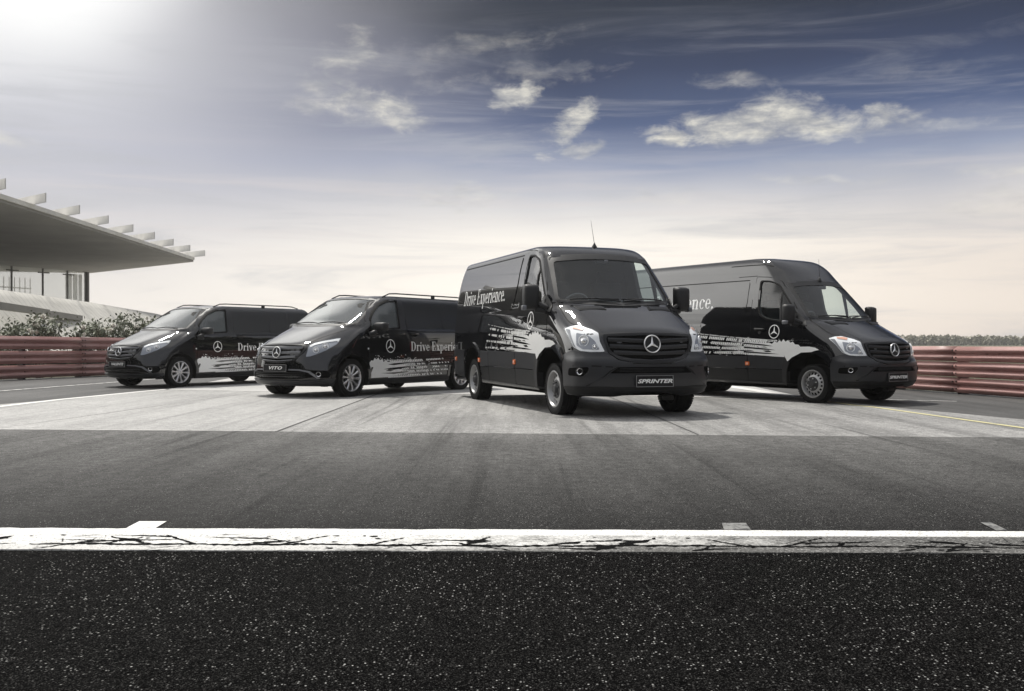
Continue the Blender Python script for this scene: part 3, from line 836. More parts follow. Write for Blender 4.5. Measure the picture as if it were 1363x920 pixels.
def number_plate(base, parent, z, w2, h2, text, frame_y=0.0, tsize=.10, sx=1.0, x_off=.022):
    p, n = base.cast(('front',), frame_y, z)
    mb = MB(); mb.box((0, 0, 0), (.012, w2 * 2, h2 * 2), 'plate_black')
    o = mb.build('number_plate', parent); o.location = p + Vector((x_off, 0, 0)); o.rotation_euler = (0, R(-3), 0)
    b = MB(); t = .0045
    for c, d in (((.008, 0, h2 - t), (.006, w2 * 2, t)), ((.008, 0, -h2 + t), (.006, w2 * 2, t)), ((.008, w2 - t / 2, 0), (.006, t, h2 * 2 - t * 3)), ((.008, -w2 + t / 2, 0), (.006, t, h2 * 2 - t * 3))):
        b.box(c, d, 'steel_silver')
    b.build('plate_border', o)
    mesh_text(text, tsize, 'white_vinyl', 'plate_lettering', o, (.008, 0, -.002), (R(90), 0, R(90)), .30, sx, .0022)
    return o

def mirror_unit(parent, sg, c, size, arm, tall):
    x, y, z = c; dx, dy, dz = size
    mb = MB(); mb.box((0, 0, 0), (dx, dy, dz), 'black_plastic', None, min(dx, dy, dz) * .36)
    for v in mb.v:
        k = (v.x / dx + .5); v.y *= (1 - .22 * k); v.z *= (1 - .14 * k)
    o = mb.build('door_mirror', parent, smooth=60); o.location = (x, sg * y, z); o.rotation_euler = (0, 0, R(sg * 8))
    g = MB(); g.box((-dx / 2 - .001, 0, dz * .03), (.004, dy * .78, dz * .78), 'chrome'); g.build('mirror_glass', o)
    a = MB()
    for p0, p1, r0 in arm: a.tube([Vector((p0[0] - x, sg * (p0[1] - y), p0[2] - z)), Vector((p1[0] - x, sg * (p1[1] - y), p1[2] - z))], r0, 'black_plastic', 8)
    a.build('mirror_arm', o, smooth=50)
    if tall:
        i = MB(); i.box((.02, sg * dy * .42, -dz * .40), (dx * .7, dy * .24, dz * .18), 'lamp_grey', None, .012)
        i.build('mirror_indicator', o, smooth=60)
    return o

def seat(parent, x, y, z, sc=1.0):
    mb = MB()
    mb.box((x, y, z), (.50 * sc, .50 * sc, .16), 'seat_cloth', None, .05)
    mb.box((x - .27 * sc, y, z + .36), (.14, .48 * sc, .66), 'seat_cloth', Matrix.Rotation(R(-10), 3, 'Y'), .05)
    mb.box((x - .36 * sc, y, z + .78), (.10, .26, .18), 'seat_cloth', None, .04)
    return mb.build('front_seat', parent, smooth=60)
def steering_wheel(parent, c, r, tilt):
    mb = MB(); n = 28
    mb.tube([Vector((0, r * math.cos(2 * math.pi * k / n), r * math.sin(2 * math.pi * k / n))) for k in range(n + 1)], .014, 'interior_light', 8, False)
    mb.box((0, 0, 0), (.05, .16, .12), 'interior', None, .03)
    for a in (0, 180, 270): mb.tube([(0, 0, 0), (0, r * math.cos(R(a)), r * math.sin(R(a)))], .013, 'interior', 6)
    o = mb.build('steering_wheel', parent, smooth=60); o.location = c; o.rotation_euler = (0, R(tilt), 0)
    return o

# ------------------------------------------------------------------ the big panel van
def sprinter(label, loc, yaw, sc, high, plate_w, text_x, text_z, wheel_kind, wb, x_rear, seed):
    van = empty('delivery_van', (loc[0], loc[1], 0), yaw, sc)
    tag(van, label, 'van', 'black vans parked on the track')
    base = Base(SPR_HI if high else SPR, x_rear, SPR_CAP, .12)
    cav = loft(SPR, -4, None, 0, .055, -1.62, 1.02, 2.21)
    cav = ([Vector((min(v.x, .0), v.y, v.z)) for v in cav[0]], cav[1])
    arch = rounded([(-.60, .05), (-.56, .55), (-.42, .80), (-.20, .888), (.04, .888), (.27, .80), (.42, .60), (.46, .34), (.46, .05)], .08)
    rarch = [(-wb + .475 * math.cos(R(a)), .42 + .475 * math.sin(R(a))) for a in range(0, 181, 15)] + [(-wb - .475, .05), (-wb + .475, .05)]
    win = rounded([(-1.31, 2.225), (-1.08, 2.205), (-.88, 2.13), (-.53, 1.76), (-.37, 1.56), (-.35, 1.45), (-.64, 1.462), (-1.08, 1.53), (-1.22, 1.60), (-1.275, 1.73)], .05)
    ws = rounded([(-.855, 1.535), (-.4, 1.50), (0, 1.493), (.4, 1.50), (.855, 1.535), (.745, 2.165), (.35, 2.20), (0, 2.21), (-.35, 2.20), (-.745, 2.165)], .04)
    cut = [cav, prism(arch, 'side', .55, 1.3), prism(arch, 'side', -1.3, -.55), prism(rarch, 'side', .55, 1.3), prism(rarch, 'side', -1.3, -.55), prism(win, 'side', -1.3, 1.3), prism(ws, 'front', -.95, 3)]
    body = carve(base, cut, 'body', van)
    def P(fr, polys, off, name, m, par=van, **kw): return patch(base, fr, polys, off, name, m, par, **kw)
    F_, = (('front',),); WR = ('wrap', .1); T_ = ('top',)
    # windscreen with black border
    wsg = P(F_, ws, -.006, 'windscreen', 'windscreen_glass', g=.12, skirt=0)
    wi = rounded([(-.825, 1.552), (0, 1.512), (.825, 1.552), (.722, 2.10), (.35, 2.135), (0, 2.145), (-.35, 2.135), (-.722, 2.10)], .05)
    wo = rounded([(-.87, 1.515), (0, 1.478), (.87, 1.515), (.765, 2.185), (.35, 2.222), (0, 2.232), (-.35, 2.222), (-.765, 2.185)], .04)
    P(F_, wo, .002, 'windscreen_border', 'black_plastic', wsg, subs=wi, g=.12, skirt=.01)
    # interior
    d = MB(); d.box((-.28, 0, 1.36), (.62, 1.62, .26), 'interior', Matrix.Rotation(R(8), 3, 'Y'), .07); d.box((-.42, -.38, 1.50), (.26, .46, .10), 'interior', None, .04)
    d.box((-.40, .10, 1.42), (.22, .34, .26), 'interior', None, .04)
    d.build('dashboard', van, smooth=60)
    steering_wheel(van, (-.60, -.40, 1.47), .20, 28)
    seat(van, -1.08, -.42, 1.18); seat(van, -1.08, .42, 1.18)
    k = MB(); k.box((-1.585, 0, 1.62), (.03, 1.60, 1.12), 'interior'); k.build('bulkhead', van)
    k = MB(); k.box((-.20, -.10, 1.525), (.20, .28, .006), 'paper', Matrix.Rotation(R(10), 3, 'Z')); k.build('paper_sheet', van)
    p, n = base.cast(F_, 0, 2.115)
    k = MB(); k.box(p + Vector((-.05, 0, -.01)), (.06, .20, .07), 'black_plastic', None, .02); k.box(p + Vector((-.045, .05, .005)), (.075, .06, .035), 'lamp_grey', None, .01); k.build('mirror_sensor_housing', van, smooth=60)
    # bumper wraps the nose
    def w_(x, y): return W(x, y)
    tp = [(0, .685), (w_(.93, .25), .695), (w_(.90, .44), .74), (w_(.87, .56), .82), (w_(.82, .68), .835), (w_(.70, .86), .838), (w_(.60, .93), .865), (w_(.50, .97), .83), (w_(.42, .985), .80)]
    bt = [(w_(.42, .985), .42), (w_(.47, .95), .31), (w_(.80, .68), .262), (w_(.95, .3), .262), (0, .262)]
    bp = [(-a, b) for a, b in reversed(tp[1:])] + tp + bt[:-1] + [(0, bt[-1][1])] + [(-a, b) for a, b in reversed(bt[:-1])]
    slot = [(-.50, .645), (.50, .645), (.56, .60), (.50, .588), (-.50, .588), (-.56, .60)]
    bump = P(WR, bp, .016, 'front_bumper', 'cladding', g=.05, skirt=.05)
    P(WR, rounded([(-.49, .655), (.49, .655), (.60, .575), (-.60, .575)], .02), .0185, 'bumper_intake', 'void', bump, g=.08, skirt=.004)
    P(WR, rounded([(-.60, .572), (-.52, .572), (.52, .572), (.60, .572), (.83, .43), (.50, .41), (-.50, .41), (-.83, .43)], .02), .030, 'bumper_centre_panel', 'cladding', bump, g=.06, skirt=.03)
    P(WR, [(-1.22, .41), (1.22, .41), (1.20, .33), (.75, .268), (-.75, .268), (-1.20, .33)], .026, 'bumper_valance', 'cladding_low', bump, g=.06, skirt=.03)
    for sg in (1, -1):
        P(WR, strip([(sg * .50, .655), (sg * .60, .60), (sg * .72, .475), (sg * .86, .425)], .016), .024, 'bumper_crease_shade', 'cladding_low', bump, g=9, skirt=.010)  # dark strips colour in the shade along the bumper's facet edges
        P(WR, strip([(sg * .57, .655), (sg * .78, .668), (sg * 1.02, .668)], .018), .0215, 'bumper_crease_shade', 'cladding_low', bump, g=9, skirt=.008)
    for q in (.600, .618, .636):
        swept_bar(base, [(y / 20, q) for y in range(-9, 10)], .007, .01, .016, 'intake_slat', 'grille_black', bump)
    for sg in (1, -1):
        ob = ('obl', sg, 45)
        fg = P(ob, rounded([(-.02, .655), (.27, .640), (.285, .545), (.06, .535), (-.01, .60)], .03), .020, 'fog_lamp_recess', 'void', bump, g=.06, skirt=.006)
        p, n = base.cast(ob, .095, .598)
        nn = Vector((n.x, n.y, 0)).normalized(); q = nn.to_track_quat('Y', 'Z').to_matrix()
        mb = MB(); mb.lathe([(.050, 0), (.052, .008), (.044, .010), (.040, .002)], 'black_plastic', 20); mb.lathe([(.040, .002), (.030, -.006), (.012, -.010), (.001, -.004)], 'chrome', 20)
        mb.v = [q @ v + p + nn * .022 for v in mb.v]; mb.build('fog_lamp', bump, smooth=50)
        P(ob, strip([(-.01, .592), (.06, .528), (.28, .537)], .012), .024, 'fog_lamp_trim', 'cladding', bump, g=9, skirt=.012)
    # grille
    go = rounded([(-.612, 1.062), (-.3, 1.078), (0, 1.082), (.3, 1.078), (.612, 1.062), (.615, .99), (.575, .84), (.46, .745), (.2, .70), (0, .688), (-.2, .70), (-.46, .745), (-.575, .84), (-.615, .99)], .03)
    gi = rounded([(-.575, 1.036), (0, 1.056), (.575, 1.036), (.578, .98), (.54, .86), (.43, .778), (.2, .737), (0, .725), (-.2, .737), (-.43, .778), (-.54, .86), (-.578, .98)], .03)
    gr = P(F_, go, .018, 'grille', 'grille_black', g=.08, skirt=.04, subs=gi)
    P(F_, gi, .003, 'grille_backing', 'void', gr, g=.1, skirt=0)
    for zz, wx in ((.992, .56), (.908, .545), (.828, .50)):
        pts = [(wx * a / 10, zz - .022 * (1 - abs(a) / 10) ** 1.0 * 1.0 + .010) for a in range(-10, 11)]
        swept_bar(base, pts, .052, .012, .012, 'grille_slat', 'cladding', gr)
    swept_bar(base, [(.40 * a / 10, .757 - .020 * (1 - abs(a) / 10)) for a in range(-10, 11)], .018, .01, .014, 'grille_slat', 'cladding', gr)
    p, n = base.cast(F_, 0, .945); emblem(gr, p + Vector((.040, 0, 0)), .118, 8)
    number_plate(base, van, .475, .26, .074, 'SPRINTER', 0.0, .068, plate_w * 1.36, .052)
    # headlamps: outline in the 45 degree oblique frame
    lo = [(.43, 1.145), (.33, 1.175), (.22, 1.182), (.02, 1.13), (-.085, 1.083), (-.12, .97), (-.185, .845), (-.02, .842), (.12, .855), (.225, .905), (.315, 1.03)]
    dk = [(.405, 1.135), (.33, 1.13), (.27, 1.02), (.20, .91), (.17, .89), (.225, .915), (.31, 1.03)]
    am = [(.30, 1.165), (.19, 1.165), (.12, 1.145), (.14, 1.115), (.22, 1.13), (.29, 1.14)]
    for sg in (1, -1): headlamp(base, van, sg, lo, dk, (.085, .985, .072, False), (-.065, .908, .034, False), am)
    # bonnet
    seam_t = smooth_path([(-.17, .84), (.12, .862), (.34, .855), (.50, .80), (.60, .745)], 5)
    for sg in (1, -1):
        P(T_, strip([(a, sg * b) for a, b in seam_t], .014), .0015, 'bonnet_seam', 'seam', g=9, skirt=0)
        vt = [(.02, sg * .70), (.14, sg * .34), (.27, sg * .31), (.18, sg * .67)]
        v = P(T_, rounded(vt if sg < 0 else vt[::-1], .02), .008, 'bonnet_vent', 'grille_black', g=.2, skirt=.012)
        for q in range(5):
            f = .16 + q * .16; a = [Vector(vt[0]).lerp(Vector(vt[3]), f), Vector(vt[1]).lerp(Vector(vt[2]), f)]
            a = [tuple(a[0].lerp(a[1], .06)), tuple(a[0].lerp(a[1], .94))]
            P(T_, strip(a, .012), .014, 'vent_slat', 'cladding', v, g=9, skirt=.008)
        # raised crease running up the bonnet edge
        crs = smooth_path([(.78, sg * .60), (.55, sg * .635), (.3, sg * .66), (.05, sg * .70), (-.08, sg * .735)], 5)
        P(T_, strip(crs, .008), .003, 'bonnet_crease', 'paint', g=9, skirt=.004)
    # scuttle
    P(F_, rounded([(-.84, 1.50), (0, 1.455), (.84, 1.50), (.80, 1.535), (0, 1.492), (-.80, 1.535)], .01), .004, 'scuttle_panel', 'black_plastic', g=.1, skirt=.01)
    for y0, y1 in ((-.70, -.02), (.66, -.02 + .04)):
        mb = MB(); pts = []
        for k in range(9):
            y = y0 + (y1 - y0) * k / 8; p, n = base.cast(F_, y, 1.535 + .012 * math.sin(k / 8 * math.pi)); pts.append(p + n * .022)
        mb.tube(pts, .011, 'black_plastic', 6)
        p2, n2 = base.cast(F_, y1 * .5 + y0 * .5, 1.54); p3, n3 = base.cast(F_, y1, 1.492)
        mb.tube([p2 + n2 * .032, p3 + n3 * .034], .012, 'black_plastic', 6)
        mb.build('wiper', van, smooth=60)
    # sides
    for sg in (1, -1):
        S = ('side', sg)
        gl = P(S, win, -.014, 'side_window', 'side_glass', g=.25, skirt=0)
        fr_o = rounded([(-1.345, 2.25), (-1.08, 2.232), (-.855, 2.15), (-.50, 1.765), (-.335, 1.565), (-.30, 1.425), (-.64, 1.435), (-1.10, 1.502), (-1.25, 1.58), (-1.305, 1.72)], .06)
        P(S, fr_o, .006, 'window_seal', 'seam', gl, subs=win, g=.25, skirt=.02)
        P(S, [[(-.80, 2.13), (-.775, 2.12), (-.725, 1.455), (-.755, 1.46)]], .004, 'window_divider', 'black_plastic', gl, g=.2, skirt=.02)
        door = rounded([(-1.435, 2.315), (-1.12, 2.29), (-.845, 2.20), (-.44, 1.735), (-.22, 1.42), (-.21, 1.1), (-.235, .93), (-.42, .845), (-.52, .70), (-.575, .60), (-.60, .36), (-1.50, .36), (-1.50, .85), (-1.445, 1.35), (-1.455, 1.83)], .03)
        dr = P(S, door, .0045, 'front_door', 'paint', g=.12, skirt=.01, subs=fr_o)
        P(S, strip(door + [door[0]], .026), .0012, 'door_seal', 'seam', g=9, skirt=0)
        # handle
        p, n = base.cast(S, -1.22, 1.325)
        mb = MB(); mb.box(p + Vector((0, sg * .034, 0)), (.23, .022, .032), 'black_plastic', Matrix.Rotation(R(3 * 1), 3, 'Y'), .009)
        for e in (-.10, .10): mb.box(p + Vector((e, sg * .014, 0)), (.03, .03, .03), 'black_plastic', None, .006)
        mb.build('door_handle', dr, smooth=60)
        P(S, [arc(-1.22, 1.262, .032, .03, 0, 360)[:-1]], .012, 'door_lock', 'grille_black', dr, g=9, skirt=.008)
        # load side seams and pressing
        for nm, path in (('side_seam', [(-2.80, 2.30 if not high else 2.56), (-2.80, 1.4), (-2.83, .36)]), ('side_seam', [(-3.02 + (wb - 3.665) * -1, 1.5), (-3.02 - (wb - 3.665), .86)])):
            P(S, strip(path, .012), .0016, nm, 'seam', g=9, skirt=0)
        pr = rounded([(-1.60, 2.235), (-1.585, 1.83), (-1.66, 1.56), (-1.79, 1.455), (x_rear + .36, 1.485), (x_rear + .22, 1.60), (x_rear + .24, 2.10), (x_rear + .30, 2.235)], .06)
        P(S, pr, .009, 'side_pressing', 'paint', g=.12, skirt=.012)
        P(S, strip([(-1.62, 2.262), (x_rear + .28, 2.262)], .016), .004, 'sliding_door_rail', 'seam', g=9, skirt=.004)
        P(S, strip([(-1.45, 2.335), (x_rear + .14, 2.335)], .012), .002, 'roof_seam', 'seam', g=9, skirt=0)
        if high:
            P(S, strip([(-1.12, 2.505), (-1.3, 2.545), (-1.7, 2.555), (x_rear + .16, 2.555)], .018), .003, 'roof_gutter', 'seam', g=9, skirt=0)
            P(S, strip([(-1.455, 2.34), (-1.48, 2.63)], .008), .002, 'roof_seam', 'seam', g=9, skirt=0)
        if not high: P(S, strip([(-1.0, 2.255), (-1.2, 2.335)], .012), .002, 'roof_seam', 'seam', g=9, skirt=0)
        # plastic cladding along the flank
        x2 = -wb + .49
        for a0, a1 in ((-.60, -1.495), (-1.515, -2.81), (-2.83, x2)):
            P(S, rounded([(a0, .81 if a0 > -1 else .82), (a1, .835), (a1 if a1 > -2.8 or a1 < -2.9 else a1, .595), (a0, .588)], .008), .014, 'side_cladding', 'cladding', g=.15, skirt=.016)
            P(S, rounded([(a0, .575), (a1, .582), (a1 + (.06 if a1 == x2 else 0), .37), (a0, .345)], .008), .010, 'sill_panel', 'cladding_low', g=.15, skirt=.014)
        P(S, [(-.62, .34), (x2 + .05, .365), (x2 + .05, .352), (-.62, .327)], .016, 'sill_edge', 'cladding', g=.3, skirt=.02)
        P(S, rounded([(-wb - .49, .84), (x_rear + .06, .85), (x_rear + .06, .42), (-wb - .50, .36)], .02), .014, 'rear_cladding', 'cladding', g=.12, skirt=.016)
        for xm in (-1.503, -wb + .60 - .15, x_rear + .26):
            mk = P(S, rounded([(xm - .05, .715), (xm + .05, .715), (xm + .05, .645), (xm - .05, .645)], .012), .024, 'side_marker', 'amber', g=.1, skirt=.012)
            P(S, rounded([(xm - .027, .70), (xm + .027, .70), (xm + .027, .66), (xm - .027, .66)], .008), .030, 'marker_lens', 'amber_pale', mk, g=.1, skirt=.006)
        # arch flares
        oa = [(-.655, .18), (-.63, .60), (-.50, .86), (-.24, .985), (.06, .985), (.34, .87), (.47, .72), (.40, .66), (.27, .81), (.04, .895), (-.20, .895), (-.43, .80), (-.545, .56), (-.575, .18)]
        P(S, [(-.66, .17), (-.655, .60), (-.60, .80), (-.535, .80), (-.49, .71), (-.55, .56), (-.575, .17)], .020, 'mudguard', 'black_plastic', g=.08, skirt=.10)
        P(S, rounded([(-.60, .83), (-.49, .90), (-.24, 1.0), (.06, 1.0), (.33, .90), (.46, .78), (.42, .70), (.27, .80), (.04, .89), (-.20, .89), (-.42, .80), (-.52, .72)], .02), .022, 'arch_flare', 'paint', g=.06, skirt=.05)
        rr_o = [(-wb + .55 * math.cos(R(a)), .42 + .55 * math.sin(R(a))) for a in range(28, 153, 8)]; rr_i = [(-wb + .478 * math.cos(R(a)), .42 + .478 * math.sin(R(a))) for a in range(152, 27, -8)]
        P(S, rr_o + rr_i, .020, 'arch_flare', 'paint', g=.08, skirt=.04)
        # printed decoration
        side_logo(base, sg, -.865, 1.275, .128, .0065, van)
        tw, cap = (2.74, .30) if high else (2.28, .25)
        if sg < 0: text_patch(base, sg, 'Drive Experience.', text_x - tw, text_z, tw, cap, .0115, van)
        def zr(z0, lift): return lambda x: z0 + lift * max(0, (-.6 - x)) ** 1.25
        blk = [(-.42, .845), (-.60, .81), (-.76, .812), (-1.05, .83), (-1.30, .84), (-1.52, .845), (-1.30, .90), (-1.50, .955), (-1.20, .985), (-1.45, 1.06), (-1.10, 1.065), (-.98, 1.075), (-.9, 1.05), (-.84, 1.10), (-.78, 1.07), (-.72, 1.12), (-.68, 1.085), (-.63, 1.135), (-.58, 1.09), (-.52, 1.12), (-.47, 1.07), (-.41, 1.09), (-.36, 1.04), (-.28, 1.035), (-.24, 1.0), (-.30, .95), (-.42, .90)]
        wd = [[(-.72, .862), (-1.0, .885), (-1.6, .91), (-1.6, .885), (-1.1, .865)], [(-.80, .935), (-1.05, .965), (-1.6, 1.0), (-1.6, .972), (-1.1, .940)], [(-.86, 1.005), (-1.1, 1.04), (-1.6, 1.075), (-1.6, 1.05), (-1.1, 1.015)],
              [(-.90, .90), (-.98, .93), (-1.12, .925), (-1.05, .90)], [(-1.0, .978), (-1.08, 1.0), (-1.2, .99)]]
        rows = [(-1.30, -2.95, zr(.868, .006), .048, .050), (-1.30, -2.95, zr(.930, .022), .052, .045), (-1.30, -2.9, zr(.995, .036), .056, .052), (-1.05, -2.85, zr(1.062, .048), .060, .047), (-1.02, -2.85, zr(1.098, .056), .018, .020)]
        track_graphic(base, sg, dict(seed=seed, block=blk, wedges=wd, rows=rows, drop=.12 if high else .55, thin=.1 if high else .5), .0085, van)
        P(S, rounded([(-.59, .835), (-.49, .90), (-.24, .998), (-.03, 1.002), (.10, .985), (.19, .945), (.10, .93), (.02, .905), (-.20, .897), (-.42, .805), (-.52, .73)], .015), .0245, 'arch_graphic', 'white_vinyl', g=.06, skirt=0)
        mirror_unit(van, sg, (-.37, 1.15, 1.585), (.15, .25, .37), [((-.35, .93, 1.40), (-.37, 1.10, 1.42), .045), ((-.30, .93, 1.44), (-.36, 1.08, 1.50), .03)], True)
        P(S, rounded([(-.50, 1.43), (-.13, 1.37), (-.20, 1.46), (-.34, 1.60), (-.40, 1.60)], .02), .016, 'mirror_base', 'black_plastic', g=.1, skirt=.014)
        wheel(van, wheel_kind, .345, .235, 0, sg * .848)
        wheel(van, 'steel', .345, .235, -wb, sg * .848)
        if wheel_kind == 'dual':
            t2 = tyre_mb(.345, .22).build('inner_tyre', van, smooth=40); t2.location = (-wb, sg * .60, .345)
        # lamps and rear
        P(('side', sg), rounded([(x_rear + .015, 1.35), (x_rear + .05, 1.35), (x_rear + .05, .95), (x_rear + .015, .95)], .01), .006, 'tail_light', 'lamp_red', g=.1)
    # underside
    k = MB(); k.box(((x_rear + .2) / 2, 0, .27), (-x_rear - .9, 1.2, .10), 'void'); k.box((0, 0, .30), (.16, 1.5, .12), 'void', None, .03); k.box((.55, .42, .235), (.12, .18, .06), 'black_plastic', None, .015)
    k.lathe([(.04, -.75), (.06, 0), (.04, .75)], 'void', 8, c=(-wb, 0, .33)); k.build('chassis', van)
    # aerial
    ax, ay = (-.66, .02) if high else (-.98, .05)
    p, n = base.cast(T_, ax, ay)
    mb = MB(); mb.lathe([(.042, -.005), (.038, .012), (.018, .045), (.007, .07), (.001, .072)], 'black_plastic', 14, axis='Z', c=p); mb.tube([p + Vector((0, 0, .05)), p + Vector((-.13 if not high else -.02, 0, .41))], [.0045, .002], 'black_plastic', 6)
    mb.build('roof_aerial', van, smooth=50)
    return van

# ------------------------------------------------------------------ the lower passenger van
def people_van(label, loc, yaw, sc, plate_text, plate_w, seed, proto=None):
    van = empty('passenger_van', (loc[0], loc[1], 0), yaw, sc)
    tag(van, label, 'van', 'black vans parked on the track')
    base = BASE_V
    xr = -4.245; wb = 3.2
    F_ = ('front',); WR = ('wrap', .1); T_ = ('top',)
    def P(fr, polys, off, name, m, par=van, **kw): return patch(base, fr, polys, off, name, m, par, **kw)
    if proto is not None:
        def cp(o, par):
            c = o.copy(); COL.objects.link(c); c.parent = par
            for ch in o.children: cp(ch, c)
        for ch in list(proto.children):
            if not ch.name.startswith('number_plate'): cp(ch, van)
        number_plate(base, van, .515, .28, .062, plate_text, 0.0, .076, plate_w * 1.05, .026)
        return van
    cav = loft(VIT, -4, None, 0, .05, -1.75, .88, 1.74)
    cav = ([Vector((min(v.x, -.12), v.y, v.z)) for v in cav[0]], cav[1])
    arch = [(.405 * math.cos(R(a)), .345 + .405 * math.sin(R(a))) for a in range(0, 181, 12)] + [(-.405, .02), (.405, .02)]
    rarch = [(x - wb, z) for x, z in arch]
    win = rounded([(-.50, 1.19), (-.55, 1.36), (-.70, 1.50), (-.90, 1.64), (-1.10, 1.71), (-1.33, 1.715), (-1.30, 1.5), (-1.275, 1.235)], .03)
    ws = rounded([(-.785, 1.29), (-.35, 1.272), (0, 1.265), (.35, 1.272), (.785, 1.29), (.665, 1.75), (.3, 1.78), (0, 1.787), (-.3, 1.78), (-.665, 1.75)], .03)
    body = carve(base, [cav, prism(arch, 'side', .55, 1.3), prism(arch, 'side', -1.3, -.55), prism(rarch, 'side', .55, 1.3), prism(rarch, 'side', -1.3, -.55), prism(win, 'side', -1.3, 1.3), prism(ws, 'front', -1.0, 3)], 'body', van)
    wsg = P(F_, ws, -.005, 'windscreen', 'van_screen_glass', g=.12, skirt=0)
    wi = rounded([(-.765, 1.303), (0, 1.281), (.765, 1.303), (.648, 1.735), (.3, 1.762), (0, 1.768), (-.3, 1.762), (-.648, 1.735)], .04)
    wo = rounded([(-.80, 1.272), (0, 1.25), (.80, 1.272), (.682, 1.765), (.3, 1.793), (0, 1.80), (-.3, 1.793), (-.682, 1.765)], .03)
    P(F_, wo, .002, 'windscreen_border', 'black_plastic', wsg, subs=wi, g=.12, skirt=.008)
    d = MB(); d.box((-.46, 0, 1.12), (.66, 1.56, .22), 'interior', Matrix.Rotation(R(5), 3, 'Y'), .07); d.box((-.60, -.36, 1.25), (.24, .42, .09), 'interior', None, .035); d.build('dashboard', van, smooth=60)
    steering_wheel(van, (-.80, -.38, 1.20), .19, 25)
    seat(van, -1.28, -.40, .82); seat(van, -1.28, .40, .82)
    k = MB(); k.box((-1.72, 0, 1.3), (.03, 1.5, .8), 'interior'); k.build('rear_partition', van)
    # front end
    go = rounded([(-.50, .912), (-.25, .925), (0, .93), (.25, .925), (.50, .912), (.565, .86), (.55, .79), (.42, .655), (.2, .61), (0, .598), (-.2, .61), (-.42, .655), (-.55, .79), (-.565, .86)], .03)
    gi = rounded([(-.475, .893), (0, .91), (.475, .893), (.53, .85), (.515, .795), (.395, .677), (.2, .635), (0, .623), (-.2, .635), (-.395, .677), (-.515, .795), (-.53, .85)], .03)
    gr = P(F_, go, .014, 'grille', 'grille_black', g=.07, skirt=.03, subs=gi)
    P(F_, gi, .002, 'grille_backing', 'void', gr, g=.1, skirt=0)
    for zz, wx in ((.868, .50), (.79, .485), (.712, .41)):
        swept_bar(base, [(wx * a / 10, zz - .018 * (1 - abs(a) / 10)) for a in range(-10, 11)], .042, .012, .010, 'grille_slat', 'lamp_grey', gr)
    swept_bar(base, [(.36 * a / 10, .655 - .02 * (1 - abs(a) / 10)) for a in range(-10, 11)], .014, .01, .012, 'grille_slat', 'lamp_grey', gr)
    p, n = base.cast(F_, 0, .785); emblem(gr, p + Vector((.030, 0, 0)), .10, 10)
    number_plate(base, van, .515, .28, .062, plate_text, 0.0, .076, plate_w * 1.05, .026)
    P(WR, rounded([(-.78, .455), (-.35, .475), (.35, .475), (.78, .455), (.90, .36), (.5, .325), (-.5, .325), (-.90, .36)], .02), .003, 'lower_intake', 'void', g=.08, skirt=.004)
    for q in (.365, .40, .435): swept_bar(base, [(y / 20, q) for y in range(-12, 13)], .010, .01, .006, 'intake_slat', 'grille_black', van)
    wing = [(.36, .50), (.60, .497), (.80, .465), (.98, .345), (.93, .335), (.77, .44), (.60, .473), (.36, .476)]
    for sg in (1, -1):
        P(WR, [(a * sg, b) for a, b in (wing if sg > 0 else wing[::-1])], .012, 'bumper_wing', 'lamp_grey', g=.06, skirt=.014)
        ob = ('obl', sg, 45)
        P(ob, rounded([(-.03, .475), (.22, .475), (.30, .42), (.26, .345), (.02, .34), (-.02, .40)], .03), .004, 'fog_lamp_recess', 'void', g=.06, skirt=.006)
        p, n = base.cast(ob, .085, .41); nn = Vector((n.x, n.y, 0)).normalized(); q = nn.to_track_quat('Y', 'Z').to_matrix()
        mb = MB(); mb.lathe([(.050, 0), (.052, .008), (.044, .010), (.040, .002)], 'black_plastic', 20); mb.lathe([(.040, .002), (.030, -.006), (.012, -.010), (.001, -.004)], 'chrome', 20); mb.v = [q @ v + p + nn * .006 for v in mb.v]; mb.build('fog_lamp', van, smooth=50)
        lo = [(-.125, .705), (-.07, .90), (.03, .945), (.20, .985), (.40, 1.022), (.475, 1.03), (.455, .985), (.41, .93), (.30, .865), (.205, .812), (.06, .752), (-.05, .715)]
        dk = [(-.09, .725), (-.045, .865), (.12, .915), (.30, .95), (.40, .965), (.38, .93), (.28, .875), (.19, .83), (.05, .77), (-.04, .735)]
        drl = [(-.060, .895), (.03, .935), (.20, .975), (.40, 1.010), (.46, 1.018), (.445, .990), (.42, .955), (.405, .975), (.20, .945), (.03, .905), (-.045, .865)]
        headlamp(base, van, sg, lo, None, (.20, .885, .058, False), (.045, .825, .052, False), None, drl, 'lamp_mid')
        seam_t = smooth_path([(-.13, .755), (.08, .70), (.36, .60), (.60, .535), (.70, .50)], 5)
        P(T_, strip([(a, sg * b) for a, b in seam_t], .012), .0015, 'bonnet_seam', 'seam', g=9, skirt=0)
        S = ('side', sg)
        gl = P(S, win, -.012, 'side_window', 'van_side_glass', g=.25, skirt=0)
        fo = rounded([(-.465, 1.165), (-.52, 1.375), (-.68, 1.525), (-.885, 1.668), (-1.10, 1.742), (-1.37, 1.745), (-1.335, 1.5), (-1.305, 1.205)], .03)
        P(S, fo, .005, 'window_seal', 'seam', gl, subs=win, g=.25, skirt=.016)
        door = rounded([(-1.455, 1.775), (-1.12, 1.772), (-.86, 1.70), (-.62, 1.53), (-.455, 1.37), (-.415, 1.15), (-.43, .90), (-.44, .62), (-.45, .27), (-1.495, .27), (-1.49, .60), (-1.485, 1.17)], .03)
        P(S, door, .004, 'front_door', 'paint', g=.12, skirt=.008, subs=fo)
        P(S, strip(door + [door[0]], .022), .0012, 'door_seal', 'seam', g=9, skirt=0)
